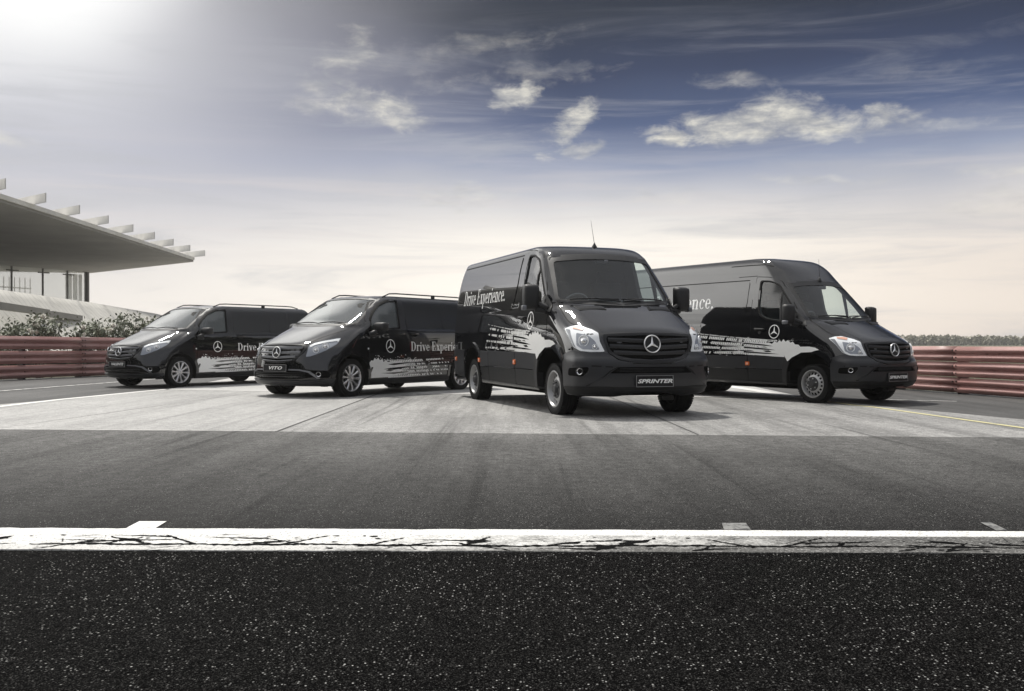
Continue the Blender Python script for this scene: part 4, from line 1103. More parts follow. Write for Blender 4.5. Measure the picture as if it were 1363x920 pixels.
        P(S, rounded([(-.17, 1.125), (-.26, 1.205), (-.43, 1.335), (-.405, 1.225), (-.40, 1.14)], .015), .004, 'quarter_window', 'dark_glass', g=.1, skirt=.006)
        for x0, x1, x0t, x1t in ((-1.50, -2.60, -1.53, -2.63), (-2.635, -3.20, -2.665, -3.23), (-3.29, -3.98, -3.32, -3.90)):
            P(S, rounded([(x0, 1.215 if x0 > -2 else 1.235), (x0t, 1.735), (x1t, 1.72), (x1, 1.245)], .035), .003, 'rear_side_window', 'dark_glass', g=.15, skirt=.006)
        for path in ([(-2.615, 1.74), (-2.60, 1.22), (-2.62, .30)], [(-1.5, 1.80), (-3.25, 1.79)], [(-1.2, 1.795), (-.75, 1.66), (-.30, 1.30)]):
            P(S, strip(path, .012), .0016, 'side_seam', 'seam', g=9, skirt=0)
        P(S, strip([(-1.55, 1.155), (-3.9, 1.165)], .020), .003, 'slide_rail', 'seam', g=9, skirt=.003)
        P(S, rounded([(-.42, .30), (-2.79, .325), (-2.79, .235), (-.42, .205)], .01), .012, 'sill_panel', 'cladding_low', g=.2, skirt=.03)
        for xm in (-1.295, -1.695):
            p, n = base.cast(S, xm, 1.112)
            P(S, [arc(xm, 1.108, .10, .048, 0, 360)[:-1]], .002, 'handle_recess', 'seam', g=.2, skirt=0)
            mb = MB(); mb.box(p + Vector((0, sg * .024, .008)), (.21, .018, .036), 'paint', None, .008)
            for e in (-.09, .09): mb.box(p + Vector((e, sg * .010, .008)), (.024, .022, .03), 'paint', None, .005)
            mb.build('door_handle', van, smooth=60)
        for cx in (0, -wb):
            ro = [(cx + .475 * math.cos(R(a)), .345 + .465 * math.sin(R(a))) for a in range(-8, 189, 8)]; ri = [(cx + .41 * math.cos(R(a)), .345 + .408 * math.sin(R(a))) for a in range(188, -9, -8)]
            P(S, ro + ri, .012, 'arch_flare', 'paint', g=.08, skirt=.03)
        p, n = base.cast(S, -.40, .845); mb = MB(); mb.lathe([(.018, 0), (.014, .008), (.001, .011)], 'lamp_white', 12, c=p, sign=sg); mb.build('side_repeater', van, smooth=60)
        side_logo(base, sg, -.995, .89, .124, .0062, van)
        text_patch(base, sg, 'Drive Experience.', -1.58 if sg > 0 else -3.42, .795, 1.84, .175, .0065, van)
        def zr(z0, lift): return lambda x: z0 + lift * max(0, (-.9 - x)) ** 1.2
        blk = [(-.435, .318), (-.96, .325), (-1.25, .335), (-1.10, .40), (-1.40, .43), (-1.15, .475), (-1.45, .53), (-1.2, .56), (-1.35, .60), (-1.0, .61), (-.92, .60), (-.86, .635), (-.80, .60), (-.76, .66), (-.70, .625), (-.66, .685), (-.60, .65), (-.56, .68), (-.52, .63), (-.47, .635), (-.425, .60)]
        wd = [[(-.72, .40), (-.95, .405), (-1.5, .42), (-1.5, .40), (-1.1, .375)], [(-.80, .468), (-1.0, .49), (-1.5, .515), (-1.5, .49), (-1.1, .455)], [(-.92, .55), (-1.1, .575), (-1.5, .585), (-1.5, .57), (-1.1, .54)], [(-.86, .435), (-.95, .465), (-1.1, .45), (-1.0, .425)], [(-.98, .345), (-1.5, .355), (-1.5, .345)]]
        rows = [(-1.0, -2.7, zr(.345, .004), .045, .052), (-1.15, -2.74, zr(.415, .008), .042, .047), (-1.1, -2.74, zr(.475, .012), .042, .055), (-1.15, -2.74, zr(.54, .014), .045, .048), (-1.0, -2.74, zr(.60, .022), .05, .05)]
        track_graphic(base, sg, dict(seed=seed, block=blk, wedges=wd, rows=rows, drop=.45, thin=.45), .0066, van)
        mirror_unit(van, sg, (-.60, 1.075, 1.235), (.15, .29, .17), [((-.46, .93, 1.10), (-.56, 1.02, 1.15), .045)], False)
        P(S, rounded([(-.43, 1.05), (-.62, 1.05), (-.60, 1.14), (-.45, 1.15)], .02), .016, 'mirror_base', 'black_plastic', g=.1, skirt=.014)
        wheel(van, 'alloy', .335, .215, 0, sg * .835)
        wheel(van, 'alloy', .335, .215, -wb, sg * .835)
        # roof rail
        pts = []
        for i in range(15):
            u = i / 14; x = -1.14 - 2.66 * u; lift = .050 * min(1.0, math.sin(min(u, 1 - u) * math.pi * 4.4) if min(u, 1 - u) < .114 else 1.0)
            p, n = base.cast(T_, x, sg * .640); pts.append(p + Vector((0, 0, .006 + lift)))
        mb = MB(); mb.tube(pts, .0125, 'black_plastic', 8)
        p, n = base.cast(T_, -2.65, sg * .64); mb.box(p + Vector((0, 0, .025)), (.10, .024, .055), 'black_plastic', None, .008)
        mb.build('roof_rail', van, smooth=60)
        P(S, rounded([(xr + .04, 1.15), (xr + .13, 1.15), (xr + .13, .78), (xr + .04, .78)], .02), .006, 'tail_light', 'lamp_red', g=.1)
    P(WR, [(-1.25, .335), (-.6, .305), (.6, .305), (1.25, .335), (1.2, .262), (.6, .235), (-.6, .235), (-1.2, .262)], .024, 'front_lip', 'cladding', g=.07, skirt=.04)
    for y0, y1 in ((-.60, .04), (.62, .02)):
        mb = MB(); pts = []
        for k in range(9):
            y = y0 + (y1 - y0) * k / 8; p, n = base.cast(F_, y, 1.285 + .022 * math.sin(k / 8 * math.pi)); pts.append(p + n * .020)
        mb.tube(pts, .011, 'black_plastic', 6); mb.build('wiper', van, smooth=60)
    P(F_, [(-.76, 1.262), (0, 1.238), (.76, 1.262), (.75, 1.285), (0, 1.262), (-.75, 1.285)], .003, 'scuttle_panel', 'black_plastic', g=.1, skirt=.01)
    k = MB(); k.box((-2.0, 0, .22), (3.4, 1.2, .10), 'void'); k.box((0, 0, .27), (.16, 1.5, .10), 'void', None, .03); k.box((.28, .55, .205), (.08, .10, .05), 'black_plastic'); k.build('chassis', van)
    return van
# ------------------------------------------------------------------ vans
BASE_V = Base(VIT, -4.245, SPR_CAP, .25)
sprinter('black low-roof panel van nearest the camera, second van from the right, nose towards us', (1.505, 13.822), -1.24494, 1.0244, False, 1.22, -2.10, 1.60, 'steel', 3.75, -4.98, 5)
sprinter('tall black high-roof panel van at the far right, parked beside the red crash barrier', (5.63, 16.567), -.9946, .92, True, 1.22, -2.47, 1.745, 'dual', 4.1, -5.75, 6)
van_c = people_van('black passenger van with roof rails, second van from the left', (-3.715, 18.487), -2.15933, 1.0372, 'VITO', 1.7, 2)
people_van('black passenger van with roof rails at the far left, nearest the rose hedge', (-8.111, 22.349), -2.15055, 1.01, 'VALENTE', 1.25, 2, van_c)

# ------------------------------------------------------------------ ground materials
def asphalt(name, lo, hi, speck, sp_scale, sp_thr, streak=0.0, grad=None, rough=0.75, bump=0.5, patchy=0.25, tint=(1, .985, .955), spec=.35, chips=.35):
    m = bpy.data.materials.new(name); m.use_nodes = True; MATS[name] = m
    t = NT(m.node_tree); b = m.node_tree.nodes['Principled BSDF']
    geo = t.add('ShaderNodeNewGeometry').outputs['Position']
    sp = t.add('ShaderNodeSeparateXYZ', ins={0: geo})
    fine = t.noise(geo, 150, 3, 0.7); med = t.noise(geo, 9, 5, 0.65); bg = t.noise(geo, 0.45, 4, 0.6)
    grain = t.noise(geo, 48, 2, 0.75)
    v = t.math('ADD', t.math('MULTIPLY', grain, 0.42), t.math('ADD', t.math('MULTIPLY', fine, 0.30), t.math('MULTIPLY', med, 0.28)))
    c = t.ramp(v, [(0.40, tuple(lo * k for k in tint)), (0.60, tuple(hi * k for k in tint))])
    c = t.mix(1.0, c, t.ramp(bg, [(0.3, (1 - patchy,) * 3), (0.7, (1 + patchy * 0.6,) * 3)]), 'MULTIPLY')
    if streak:
        tr = t.noise(t.mapping(geo, loc=(7, 0, 0), rot=(0, 0, R(24)), sc=(5.5, .12, 1)), 1.0, 4, .6, .6)
        c = t.mix(1.0, c, t.ramp(tr, [(0.60, (1.0,) * 3), (0.70, (1 - streak * 1.1,) * 3)]), 'MULTIPLY')
        s1 = t.noise(t.mapping(geo, rot=(0, 0, R(-14)), sc=(1.9, 0.11, 1)), 1.0, 7, 0.68)
        c = t.mix(1.0, c, t.ramp(s1, [(0.38, (1 - streak,) * 3), (0.56, (1.0,) * 3)]), 'MULTIPLY')
    if grad:      # vignette painted into the colour: darker near, paler far along the track
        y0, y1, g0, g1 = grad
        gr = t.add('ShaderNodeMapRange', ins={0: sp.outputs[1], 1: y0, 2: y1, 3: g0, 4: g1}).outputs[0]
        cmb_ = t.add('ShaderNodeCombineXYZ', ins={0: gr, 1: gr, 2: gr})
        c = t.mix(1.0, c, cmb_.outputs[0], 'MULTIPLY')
    # pale stone chips
    vo = t.add('ShaderNodeTexVoronoi', ins={'Vector': t.mapping(geo, sc=(1.0, 0.8, 1)), 'Scale': sp_scale, 'Randomness': 1.0})
    vcol = t.add('ShaderNodeSeparateColor', ins={0: vo.outputs['Color']})
    chip = t.math('MULTIPLY', t.smooth(vcol.outputs[0], sp_thr, min(1.0, sp_thr + 0.12)), t.math('SUBTRACT', 1.0, t.smooth(vo.outputs['Distance'], 0.25, 0.48)))
    bright = t.math('MULTIPLY', chip, t.math('MULTIPLY_ADD', t.math('POWER', vcol.outputs[1], 2.2), 0.92, 0.08))
    bright = t.math('MULTIPLY', bright, t.math('MULTIPLY_ADD', t.smooth(t.noise(geo, 1.7, 5, .7), .35, .65), .75, .30))
    c = t.mix(bright, c, (speck, speck * .99, speck * .95))
    vo3 = t.add('ShaderNodeTexVoronoi', ins={'Vector': geo, 'Scale': sp_scale * 1.75, 'Randomness': 1.0})
    vc3 = t.add('ShaderNodeSeparateColor', ins={0: vo3.outputs['Color']})
    f3 = t.math('MULTIPLY', t.smooth(vc3.outputs[0], .45, 1.0), t.math('SUBTRACT', 1.0, t.smooth(vo3.outputs['Distance'], 0.3, 0.6)))
    c = t.mix(t.math('MULTIPLY', f3, chips), c, (speck * .42, speck * .41, speck * .39))
    vo2 = t.add('ShaderNodeTexVoronoi', ins={'Vector': geo, 'Scale': sp_scale * 0.62, 'Randomness': 1.0})
    t.put(b, 'Base Color', c)
    b.inputs['Roughness'].default_value = rough; b.inputs['Specular IOR Level'].default_value = spec
    h = t.math('ADD', t.math('MULTIPLY', vo.outputs['Distance'], -1.0), t.math('MULTIPLY', vo2.outputs['Distance'], -0.8))
    bn = t.add('ShaderNodeBump', ins={'Strength': bump, 'Distance': 0.006, 'Height': h}); t.put(b, 'Normal', bn)
    return m
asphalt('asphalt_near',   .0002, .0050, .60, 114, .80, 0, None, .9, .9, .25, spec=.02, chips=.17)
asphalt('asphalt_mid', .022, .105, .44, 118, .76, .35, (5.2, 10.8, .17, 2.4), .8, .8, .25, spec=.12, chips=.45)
asphalt('asphalt_side', .05, .105, .30, 90, .90, .35, None, .75, .4, .3)
asphalt('concrete_left', .20, .52, .70, 70, .86, .22, None, .65, .6, .16, (1, .985, .95))
asphalt('concrete_centre', .12, .47, .62, 70, .84, .42, None, .65, .6, .26, (1, .985, .95))
asphalt('concrete_far', .38, .56, .55, 85, .92, .05, None, .6, .2, .08, (1, .985, .95))

def worn_paint(name, col, wear=0.5, scale=3.0, under=.12):
    m = bpy.data.materials.new(name); m.use_nodes = True; MATS[name] = m
    t = NT(m.node_tree); b = m.node_tree.nodes['Principled BSDF']
    geo = t.add('ShaderNodeNewGeometry').outputs['Position']
    n = t.math('ADD', t.math('MULTIPLY', t.noise(geo, scale, 5, 0.7), 0.6), t.math('MULTIPLY', t.noise(geo, 60, 3, 0.7), 0.4))
    t.put(b, 'Base Color', t.mix(t.smooth(n, wear - .06, wear + .04), (under,) * 3, col))
    b.inputs['Roughness'].default_value = 0.6
    return m
worn_paint('line_white', (.72, .71, .68), .40)
worn_paint('line_white_worn', (.62, .61, .58), .49, 5, .20)
worn_paint('line_white_faint', (.22, .22, .21), .50, 12, .06)
worn_paint('line_yellow', (.62, .57, .30), .42, 3, .25)

# the start line: broken, cracked slab with old white paint, solid white stripe along its far edge
m = bpy.data.materials.new('cracked_paint'); m.use_nodes = True; MATS['cracked_paint'] = m
t = NT(m.node_tree); b = m.node_tree.nodes['Principled BSDF']
geo = t.add('ShaderNodeNewGeometry').outputs['Position']
sp = t.add('ShaderNodeSeparateXYZ', ins={0: geo})
yy = t.math('ADD', sp.outputs[1], t.math('MULTIPLY', sp.outputs[0], .0185))          # distance across the strip
stripe_keep = t.smooth(yy, 4.985, 5.02)                                                # far stripe was repainted
cr = t.math('SUBTRACT', 1.0, t.smooth(t.add('ShaderNodeTexVoronoi', feature='DISTANCE_TO_EDGE', ins={'Vector': t.mapping(geo, sc=(5, 9, 1)), 'Scale': 1.0}).outputs['Distance'], .004, .03))
cr = t.math('MULTIPLY', t.math('MULTIPLY', cr, t.smooth(t.noise(geo, 2.6, 4, .6), .52, .66)), t.math('SUBTRACT', 1.0, stripe_keep))
worn = t.math('ADD', t.math('MULTIPLY', sp.outputs[0], .115), t.math('ADD', t.math('MULTIPLY', t.noise(geo, 2.2, 6, .7), .75), t.math('MULTIPLY', t.noise(geo, 45, 4, .75), .45)))
worn = t.smooth(t.math('ADD', worn, t.math('MULTIPLY', t.smooth(yy, 4.80, 4.62), .18)), .52, .82)
old = t.mix(t.noise(geo, 160, 3, .7), (.03, .0295, .0275), (.135, .132, .124))
col = t.mix(worn, t.mix(t.noise(geo, 120, 3, .7), (.50, .50, .48), (.82, .81, .78)), old)
col = t.mix(t.math('MULTIPLY', t.smooth(yy, 4.735, 4.715), t.math('SUBTRACT', 1.0, worn)), col, t.mix(t.noise(geo, 130, 3, .75), (.38, .375, .36), (.74, .73, .70)))
col = t.mix(stripe_keep, col, t.mix(t.smooth(t.noise(geo, 26, 5, .75), .66, .72), (.76, .755, .73), (.28, .28, .27)))
chipv = t.add('ShaderNodeTexVoronoi', ins={'Vector': geo, 'Scale': 120.0})
chc = t.add('ShaderNodeSeparateColor', ins={0: chipv.outputs['Color']})
col = t.mix(t.math('MULTIPLY', t.smooth(chc.outputs[0], .70, .9), t.math('MULTIPLY', worn, .6)), col, (.36, .355, .34))
col = t.mix(t.math('MULTIPLY', t.smooth(chc.outputs[1], .80, .9), .5), col, (.02, .02, .02))
col = t.mix(cr, col, (.006, .006, .006))
t.put(b, 'Base Color', col); b.inputs['Roughness'].default_value = .7; b.inputs['Specular IOR Level'].default_value = .3
bn = t.add('ShaderNodeBump', ins={'Strength': .8, 'Distance': .012, 'Height': t.math('SUBTRACT', t.math('MULTIPLY', t.noise(geo, 140, 3, .7), .25), cr)}); t.put(b, 'Normal', bn)

m = bpy.data.materials.new('verge_grass'); m.use_nodes = True; MATS['verge_grass'] = m
t = NT(m.node_tree); b = m.node_tree.nodes['Principled BSDF']
geo = t.add('ShaderNodeNewGeometry').outputs['Position']
t.put(b, 'Base Color', t.mix(t.noise(geo, .25, 6, .65), (.050, .066, .030), (.13, .125, .075))); b.inputs['Roughness'].default_value = .95
bn = t.add('ShaderNodeBump', ins={'Strength': .8, 'Distance': .08, 'Height': t.noise(geo, 8, 5, .7)}); t.put(b, 'Normal', bn)

def sheet(name, pts, z, m, struct=True, parent=None):
    V2, F2 = tess([[tuple(p) for p in pts]], (), 9)
    o = obj(name, [(v.x, v.y, z) for v in V2], F2, m, parent)
    if struct: tag(o, kind='structure')
    return o
def shade_y(x): return 5.155 - .0185 * x       # far edge of the start line
def near_y(x): return 4.612 - .0185 * x
sheet('ground', [(-2500, -600), (2500, -600), (2500, 3500), (-2500, 3500)], -.05, 'verge_grass')
# rail lines: left and right edge of the track
LR = [(-24, 3), (-19.5, 12), (-16.0, 19.2), (-13.4, 25.9), (-12.05, 29.4), (-9.2, 37.0), (-5.4, 47.5)]
RR = [(15.5, -4), (12.2, 6.5), (10.3, 12.5), (8.96, 17.3), (8.2, 20.7), (6.2, 29.5), (3.5, 41.0)]
sheet('track_surface', [(-30, -40), (30, -40), (22, -14), (15.5 + .35, -4), (12.55, 6.5), (10.65, 12.5), (9.3, 17.3), (8.5, 20.7), (6.5, 29.5), (3.8, 41), (6, 120), (-30, 120), (-5.9, 47.5), (-9.6, 37), (-12.45, 29.4), (-13.8, 25.9), (-16.4, 19.2), (-20, 12), (-24.6, 3)], .0, 'asphalt_side')
sheet('asphalt_foreground', [(-26, -30), (20, -30), (14, 2), (12, near_y(12)), (-18, near_y(-18)), (-24, 2)], .004, 'asphalt_near')
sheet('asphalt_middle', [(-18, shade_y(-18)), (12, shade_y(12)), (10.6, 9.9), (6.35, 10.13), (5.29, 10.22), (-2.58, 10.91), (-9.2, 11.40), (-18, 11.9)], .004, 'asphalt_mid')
sheet('concrete_bay', [(-9.2, 11.40), (-2.62, 10.914), (-2.60, 19.20), (-7.26, 20.68), (-7.86, 17.0)], .004, 'concrete_left')
sheet('concrete_bay', [(-2.58, 10.91), (5.29, 10.22), (7.35, 10.06), (6.53, 12.61), (5.67, 15.49), (5.30, 18.2), (5.30, 17.55), (.46, 18.48), (-2.56, 19.19)], .004, 'concrete_centre')
sheet('concrete_apron', [(-7.26, 20.80), (-2.56, 19.31), (.46, 18.60), (5.28, 17.67), (5.45, 23.3), (4.2, 34), (2.2, 41), (-3.4, 46), (-8.3, 33)], .004, 'concrete_far')
# painted lines
def line(name, pts, wdt, m, z=.0085):
    P = [Vector(p) for p in pts]; out = []; back = []
    for i, p in enumerate(P):
        d = (P[min(i + 1, len(P) - 1)] - P[max(i - 1, 0)]).normalized(); n = Vector((-d.y, d.x)) * wdt / 2
        out.append(tuple(p - n)); back.append(tuple(p + n))
    return sheet(name, out + back[::-1], z, m)
line('white_line', [(-11.6, 9.5), (-10.8, 15.0), (-10.39, 20.05), (-9.86, 24.65), (-8.7, 35)], .13, 'line_white_worn')
line('white_line', [(-8.15, 10.5), (-7.86, 15.0), (-7.80, 17.0), (-7.45, 19.75), (-7.26, 20.8)], .16, 'line_white')
line('white_line', [(-7.26, 20.74), (-2.56, 19.25), (.46, 18.54), (5.25, 17.60)], .10, 'line_white')
line('white_line', [(4.80, 23.4), (5.03, 20.0), (5.02, 18.2)], .30, 'line_white')
line('white_line', [(5.02, 18.2), (5.9, 17.25), (6.53, 16.95), (7.43, 16.50)], .10, 'line_white_worn')
line('white_line', [(-9.2, 11.44), (-5.8, 11.20), (-2.6, 10.95)], .035, 'line_white_worn')
line('yellow_line', [(5.15, 17.4), (5.36, 15.49), (5.50, 15.02), (5.87, 11.33), (6.6, 4.0)], .085, 'line_yellow')
sheet('paint_mark', [(-2.03, 5.20), (-1.875, 5.20), (-1.885, 5.395), (-2.035, 5.395)], .0085, 'line_white')
sheet('paint_mark', [(1.105, 5.15), (1.245, 5.15), (1.265, 5.345), (1.135, 5.345)], .0085, 'line_white_faint')
sheet('paint_mark', [(2.515, 5.13), (2.575, 5.13), (2.60, 5.36), (2.54, 5.36)], .0085, 'line_white_faint')
sheet('seal_joint', [(-2.608, 10.93), (-2.588, 10.93), (-2.568, 19.2), (-2.590, 19.2)], .0082, 'asphalt_side')
sheet('seal_joint', [(1.975, 10.52), (1.99, 10.52), (1.765, 18.2), (1.75, 18.2)], .0082, 'asphalt_side')
sheet('seal_joint', [(-5.9, 11.22), (-5.885, 11.22), (-5.05, 19.95), (-5.065, 19.95)], .0082, 'concrete_centre')
# kerb slab with real thickness: chipped near edge
rk = random.Random(4); top = []; n = 420
for i in range(n + 1):
    x = -18 + 30 * i / n; top.append((x, near_y(x) + rk.uniform(-.004, .004) + (.012 * max(0, math.sin(x * 3.1 + 2)) ** 9)))
far = [(-18 + 30 * i / 60, shade_y(-18 + 30 * i / 60)) for i in range(61)]
V = [(x, y, .009) for x, y in top] + [(x, y, -.02) for x, y in top] ; F = []
fv = []
for i in range(n + 1): x = top[i][0]; fv.append((x, shade_y(x) + rk.uniform(-.008, .006) - (.010 if rk.random() < .06 else 0), .0088))
V += fv
for i in range(n):
    F.append((i, i + 1, 2 * (n + 1) + i + 1, 2 * (n + 1) + i)); F.append((n + 1 + i, n + 2 + i, i + 1, i))
sline = tag(obj('start_line', V, F, 'cracked_paint'), kind='structure')
rc_ = random.Random(31); CV = []; CF = []
def crack(pts, wd):
    """jagged dark fissure: pts in (x, yy), wd = half width at each point"""
    o = len(CV)
    for (x, q), h_ in zip(pts, wd):
        y = q - .0185 * x
        a_, b_ = h_ * rc_.uniform(.5, 1.5), h_ * rc_.uniform(.5, 1.5)
        CV.append((x + rc_.uniform(-.004, .004), y - a_, .0112)); CV.append((x + rc_.uniform(-.004, .004), y + b_, .0112))
    for i in range(len(pts) - 1): CF.append((o + 2 * i, o + 2 * i + 2, o + 2 * i + 3, o + 2 * i + 1))
x = -7.0
while x < 8.0:                                    # long fissure parallel to the near edge, in overlapping runs
    Ln = rc_.uniform(.3, 1.3); n_ = int(Ln / .018); q0 = 4.742 + rc_.uniform(-.012, .012); q = q0; P_ = []; W_ = []; base_w = rc_.uniform(.006, .016)
    for i in range(n_ + 1):
        q += rc_.gauss(0, .0035) + (q0 - q) * .08; P_.append((x + Ln * i / n_, q)); W_.append(base_w * max(.25, max(0.0, math.sin(math.pi * i / n_)) ** .4) * rc_.uniform(.5, 1.7))
    crack(P_, W_); x += Ln * rc_.uniform(.82, 1.08)
x = -7.0
while x < 8.0:                                    # diagonal breaks with crumbled patches
    hgt = rc_.uniform(.10, .24); ln_ = rc_.uniform(.08, .30) * rc_.choice((1, 1, -1)); q0 = rc_.choice((4.63, 4.70, 4.742, 4.742)); n_ = 22; P_ = []; W_ = []; q = q0; xx = x
    big_ = rc_.random() < .45; fat = rc_.uniform(.3, .8)
    for i in range(n_ + 1):
        u = i / n_; xx = x + ln_ * u + rc_.gauss(0, .006); q = q0 + hgt * u + rc_.gauss(0, .004)
        if q > 4.97: break
        P_.append((xx, q)); W_.append((.011 + (.055 * math.exp(-((u - fat) / .16) ** 2) if big_ else .004 * rc_.random())) * max(.2, 1 - .6 * u))
    # widths run across x for steep fissures
    o = len(CV)
    for (cx_, cq), h_ in zip(P_, W_):
        y = cq - .0185 * cx_; h2 = h_ * 1.2
        CV.append((cx_ - h2 * rc_.uniform(.4, 1.5), y, .0115)); CV.append((cx_ + h2 * rc_.uniform(.4, 1.5), y, .0115))
    for i in range(len(P_) - 1): CF.append((o + 2 * i, o + 2 * i + 1, o + 2 * i + 3, o + 2 * i + 2))
    if rc_.random() < .55 and len(P_) > 12:       # a side branch
        bx, bq = P_[rc_.randrange(4, len(P_) - 2)]; s_ = rc_.choice((-1, 1)); L2 = rc_.uniform(.08, .35); m_ = int(L2 / .015); PP = []; WW = []
        for i in range(m_ + 1): bq2 = bq + rc_.gauss(0, .003) + .03 * i / m_; PP.append((bx + s_ * L2 * i / m_, min(4.975, bq2))); WW.append(.014 * (1 - i / (m_ + 1)))
        crack(PP, WW)
    x += rc_.uniform(.10, .36)
for k in range(95):                               # small chipped spots
    cx_, cq = rc_.uniform(-6, 7), rc_.uniform(4.63, 4.97); r_ = rc_.uniform(.004, .018) ; o = len(CV); n_ = 9
    CV.append((cx_, cq - .0185 * cx_, .0118))
    for i in range(n_): a_ = 6.283 * i / n_; CV.append((cx_ + math.cos(a_) * r_ * rc_.uniform(.6, 1.9), cq - .0185 * cx_ + math.sin(a_) * r_ * rc_.uniform(.5, 1.2), .0118))
    for i in range(n_): CF.append((o, o + 1 + i, o + 1 + (i + 1) % n_))
mat('fissure', (.004, .004, .004), .95, spec=.05)
co = obj('crack', CV, CF, 'fissure', sline); co['kind'] = 'stuff'

# ------------------------------------------------------------------ crash barriers
m = bpy.data.materials.new('barrier_red'); m.use_nodes = True; MATS['barrier_red'] = m
t = NT(m.node_tree); b = m.node_tree.nodes['Principled BSDF']
tcn = t.add('ShaderNodeTexCoord').outputs['Object']
n1 = t.noise(t.mapping(tcn, sc=(.6, .6, 6)), 1.0, 6, .7); n2 = t.noise(tcn, 14, 5, .75)
c = t.ramp(n1, [(.3, (.27, .135, .12)), (.55, (.38, .205, .185)), (.75, (.56, .40, .365))])
c = t.mix(t.smooth(n2, .60, .72), c, (.07, .04, .035))
t.put(b, 'Base Color', c); t.put(b, 'Roughness', t.math('MULTIPLY_ADD', n2, .4, .18))
bn = t.add('ShaderNodeBump', ins={'Strength': .5, 'Distance': .02, 'Height': t.noise(tcn, 1.6, 4, .6)}); t.put(b, 'Normal', bn)
mat('post_steel', (.10, .09, .085), .6, .5, var=.3)
mat('bolt_rust', (.05, .035, .03), .7, .3)
WPR = [(0.0, 0.0), (.006, .04), (.074, .19), (.083, .26), (.076, .33), (.010, .455), (.0, .5), (.010, .545), (.076, .67), (.083, .74), (.074, .81), (.006, .96), (0.0, 1.0)]
def barrier(name, label, line_pts, side, hts, bh, pitch0):
    """W-beam barrier; side = +1 when the track lies on the +x side"""
    root = empty(name, (line_pts[0][0], line_pts[0][1], 0)); tag(root, label, 'crash barrier', 'red crash barriers')
    o0 = Vector((line_pts[0][0], line_pts[0][1], 0))
    P = [Vector((p[0], p[1])) for p in line_pts]; S = [0]
    for a, b_ in zip(P, P[1:]): S.append(S[-1] + (b_ - a).length)
    def at(s):
        s = max(0, min(S[-1], s)); i = 0
        while i < len(P) - 2 and s > S[i + 1]: i += 1
        return P[i].lerp(P[i + 1], (s - S[i]) / (S[i + 1] - S[i])), (P[min(i + 1, len(P) - 1)] - P[i]).normalized()
    rnd = random.Random(8 + side); L = 4.0; nb = int(S[-1] / L)
    bolts = MB()
    for tier in range(3):
        for kb in range(nb):
            V = []; F = []; ns = 5; lap = .10
            dz = rnd.uniform(-.006, .006); jog = .005 if kb % 2 else 0.0
            for j in range(ns + 1):
                s = kb * L - lap / 2 + (L + lap) * j / ns; p, d = at(s); nn = Vector((d.y, -d.x)) * side
                h_all = hts(s); z0 = .03 + tier * (h_all - .03 - bh) / 2
                bow = rnd.uniform(-.008, .008)
                for dp, zz in WPR:
                    q = p + nn * (dp + jog + bow); V.append(Vector((q.x, q.y, z0 + dz + zz * bh)) - o0)
            m_ = len(WPR)
            for j in range(ns):
                for e in range(m_ - 1):
                    f = (j * m_ + e, (j + 1) * m_ + e, (j + 1) * m_ + e + 1, j * m_ + e + 1); F.append(f if side < 0 else f[::-1])
            be = obj('beam', V, F, 'barrier_red', root, 60)
            sm = be.modifiers.new('thickness', 'SOLIDIFY'); sm.thickness = .004; sm.offset = -1
            for k in range(2):
                s = kb * L + k * 2.0 + .02; p, d = at(s); nn = Vector((d.y, -d.x)) * side; z0 = .03 + tier * (hts(s) - .03 - bh) / 2
                for zf in ((.26, .74) if k == 0 else (.5,)):
                    dep = .088 if zf != .5 else .006
                    q = p + nn * (dep + jog + .005)
                    for e in ((-.05, .05) if k == 0 else (0,)):
                        bolts.box(Vector((q.x, q.y, z0 + zf * bh)) - o0 + Vector((d.x, d.y, 0)) * e, (.026, .026, .026), 'bolt_rust')
    bo = bolts.build('bolt', root, smooth=None); bo['kind'] = 'stuff'
    post = None; s = 0.0
    while s < S[-1]:
        p, d = at(s); nn = Vector((d.y, -d.x)) * side; h_ = hts(s)
        q = p - nn * .09
        if post is None:
            mb = MB(); mb.box((0, -.055, .5), (.16, .012, 1.0), 'post_steel'); mb.box((0, .055, .5), (.16, .012, 1.0), 'post_steel'); mb.box((0, 0, .5), (.012, .10, 1.0), 'post_steel')
            for zz in (.14, .50, .86): mb.box((.0, 0, zz), (.17, .14, .05), 'post_steel')
            post = mb.build('post', root, smooth=None); o = post
        else:
            o = post.copy(); COL.objects.link(o); o.parent = root
        o.location = Vector((q.x, q.y, -.03)) - o0; o.rotation_euler = (0, 0, math.atan2(nn.y, nn.x)); o.scale = (1, 1, h_ - .02)
        s += 2.0
    return root
barrier('crash_barrier', 'weathered red three-beam crash barrier at the left, in front of the rose hedge', LR, 1, lambda s: 1.36 - .0075 * s, .345, 0)
barrier('crash_barrier', 'weathered red three-beam crash barrier at the right, behind the high-roof van', RR, -1, lambda s: .985 - .003 * s, .285, 0)

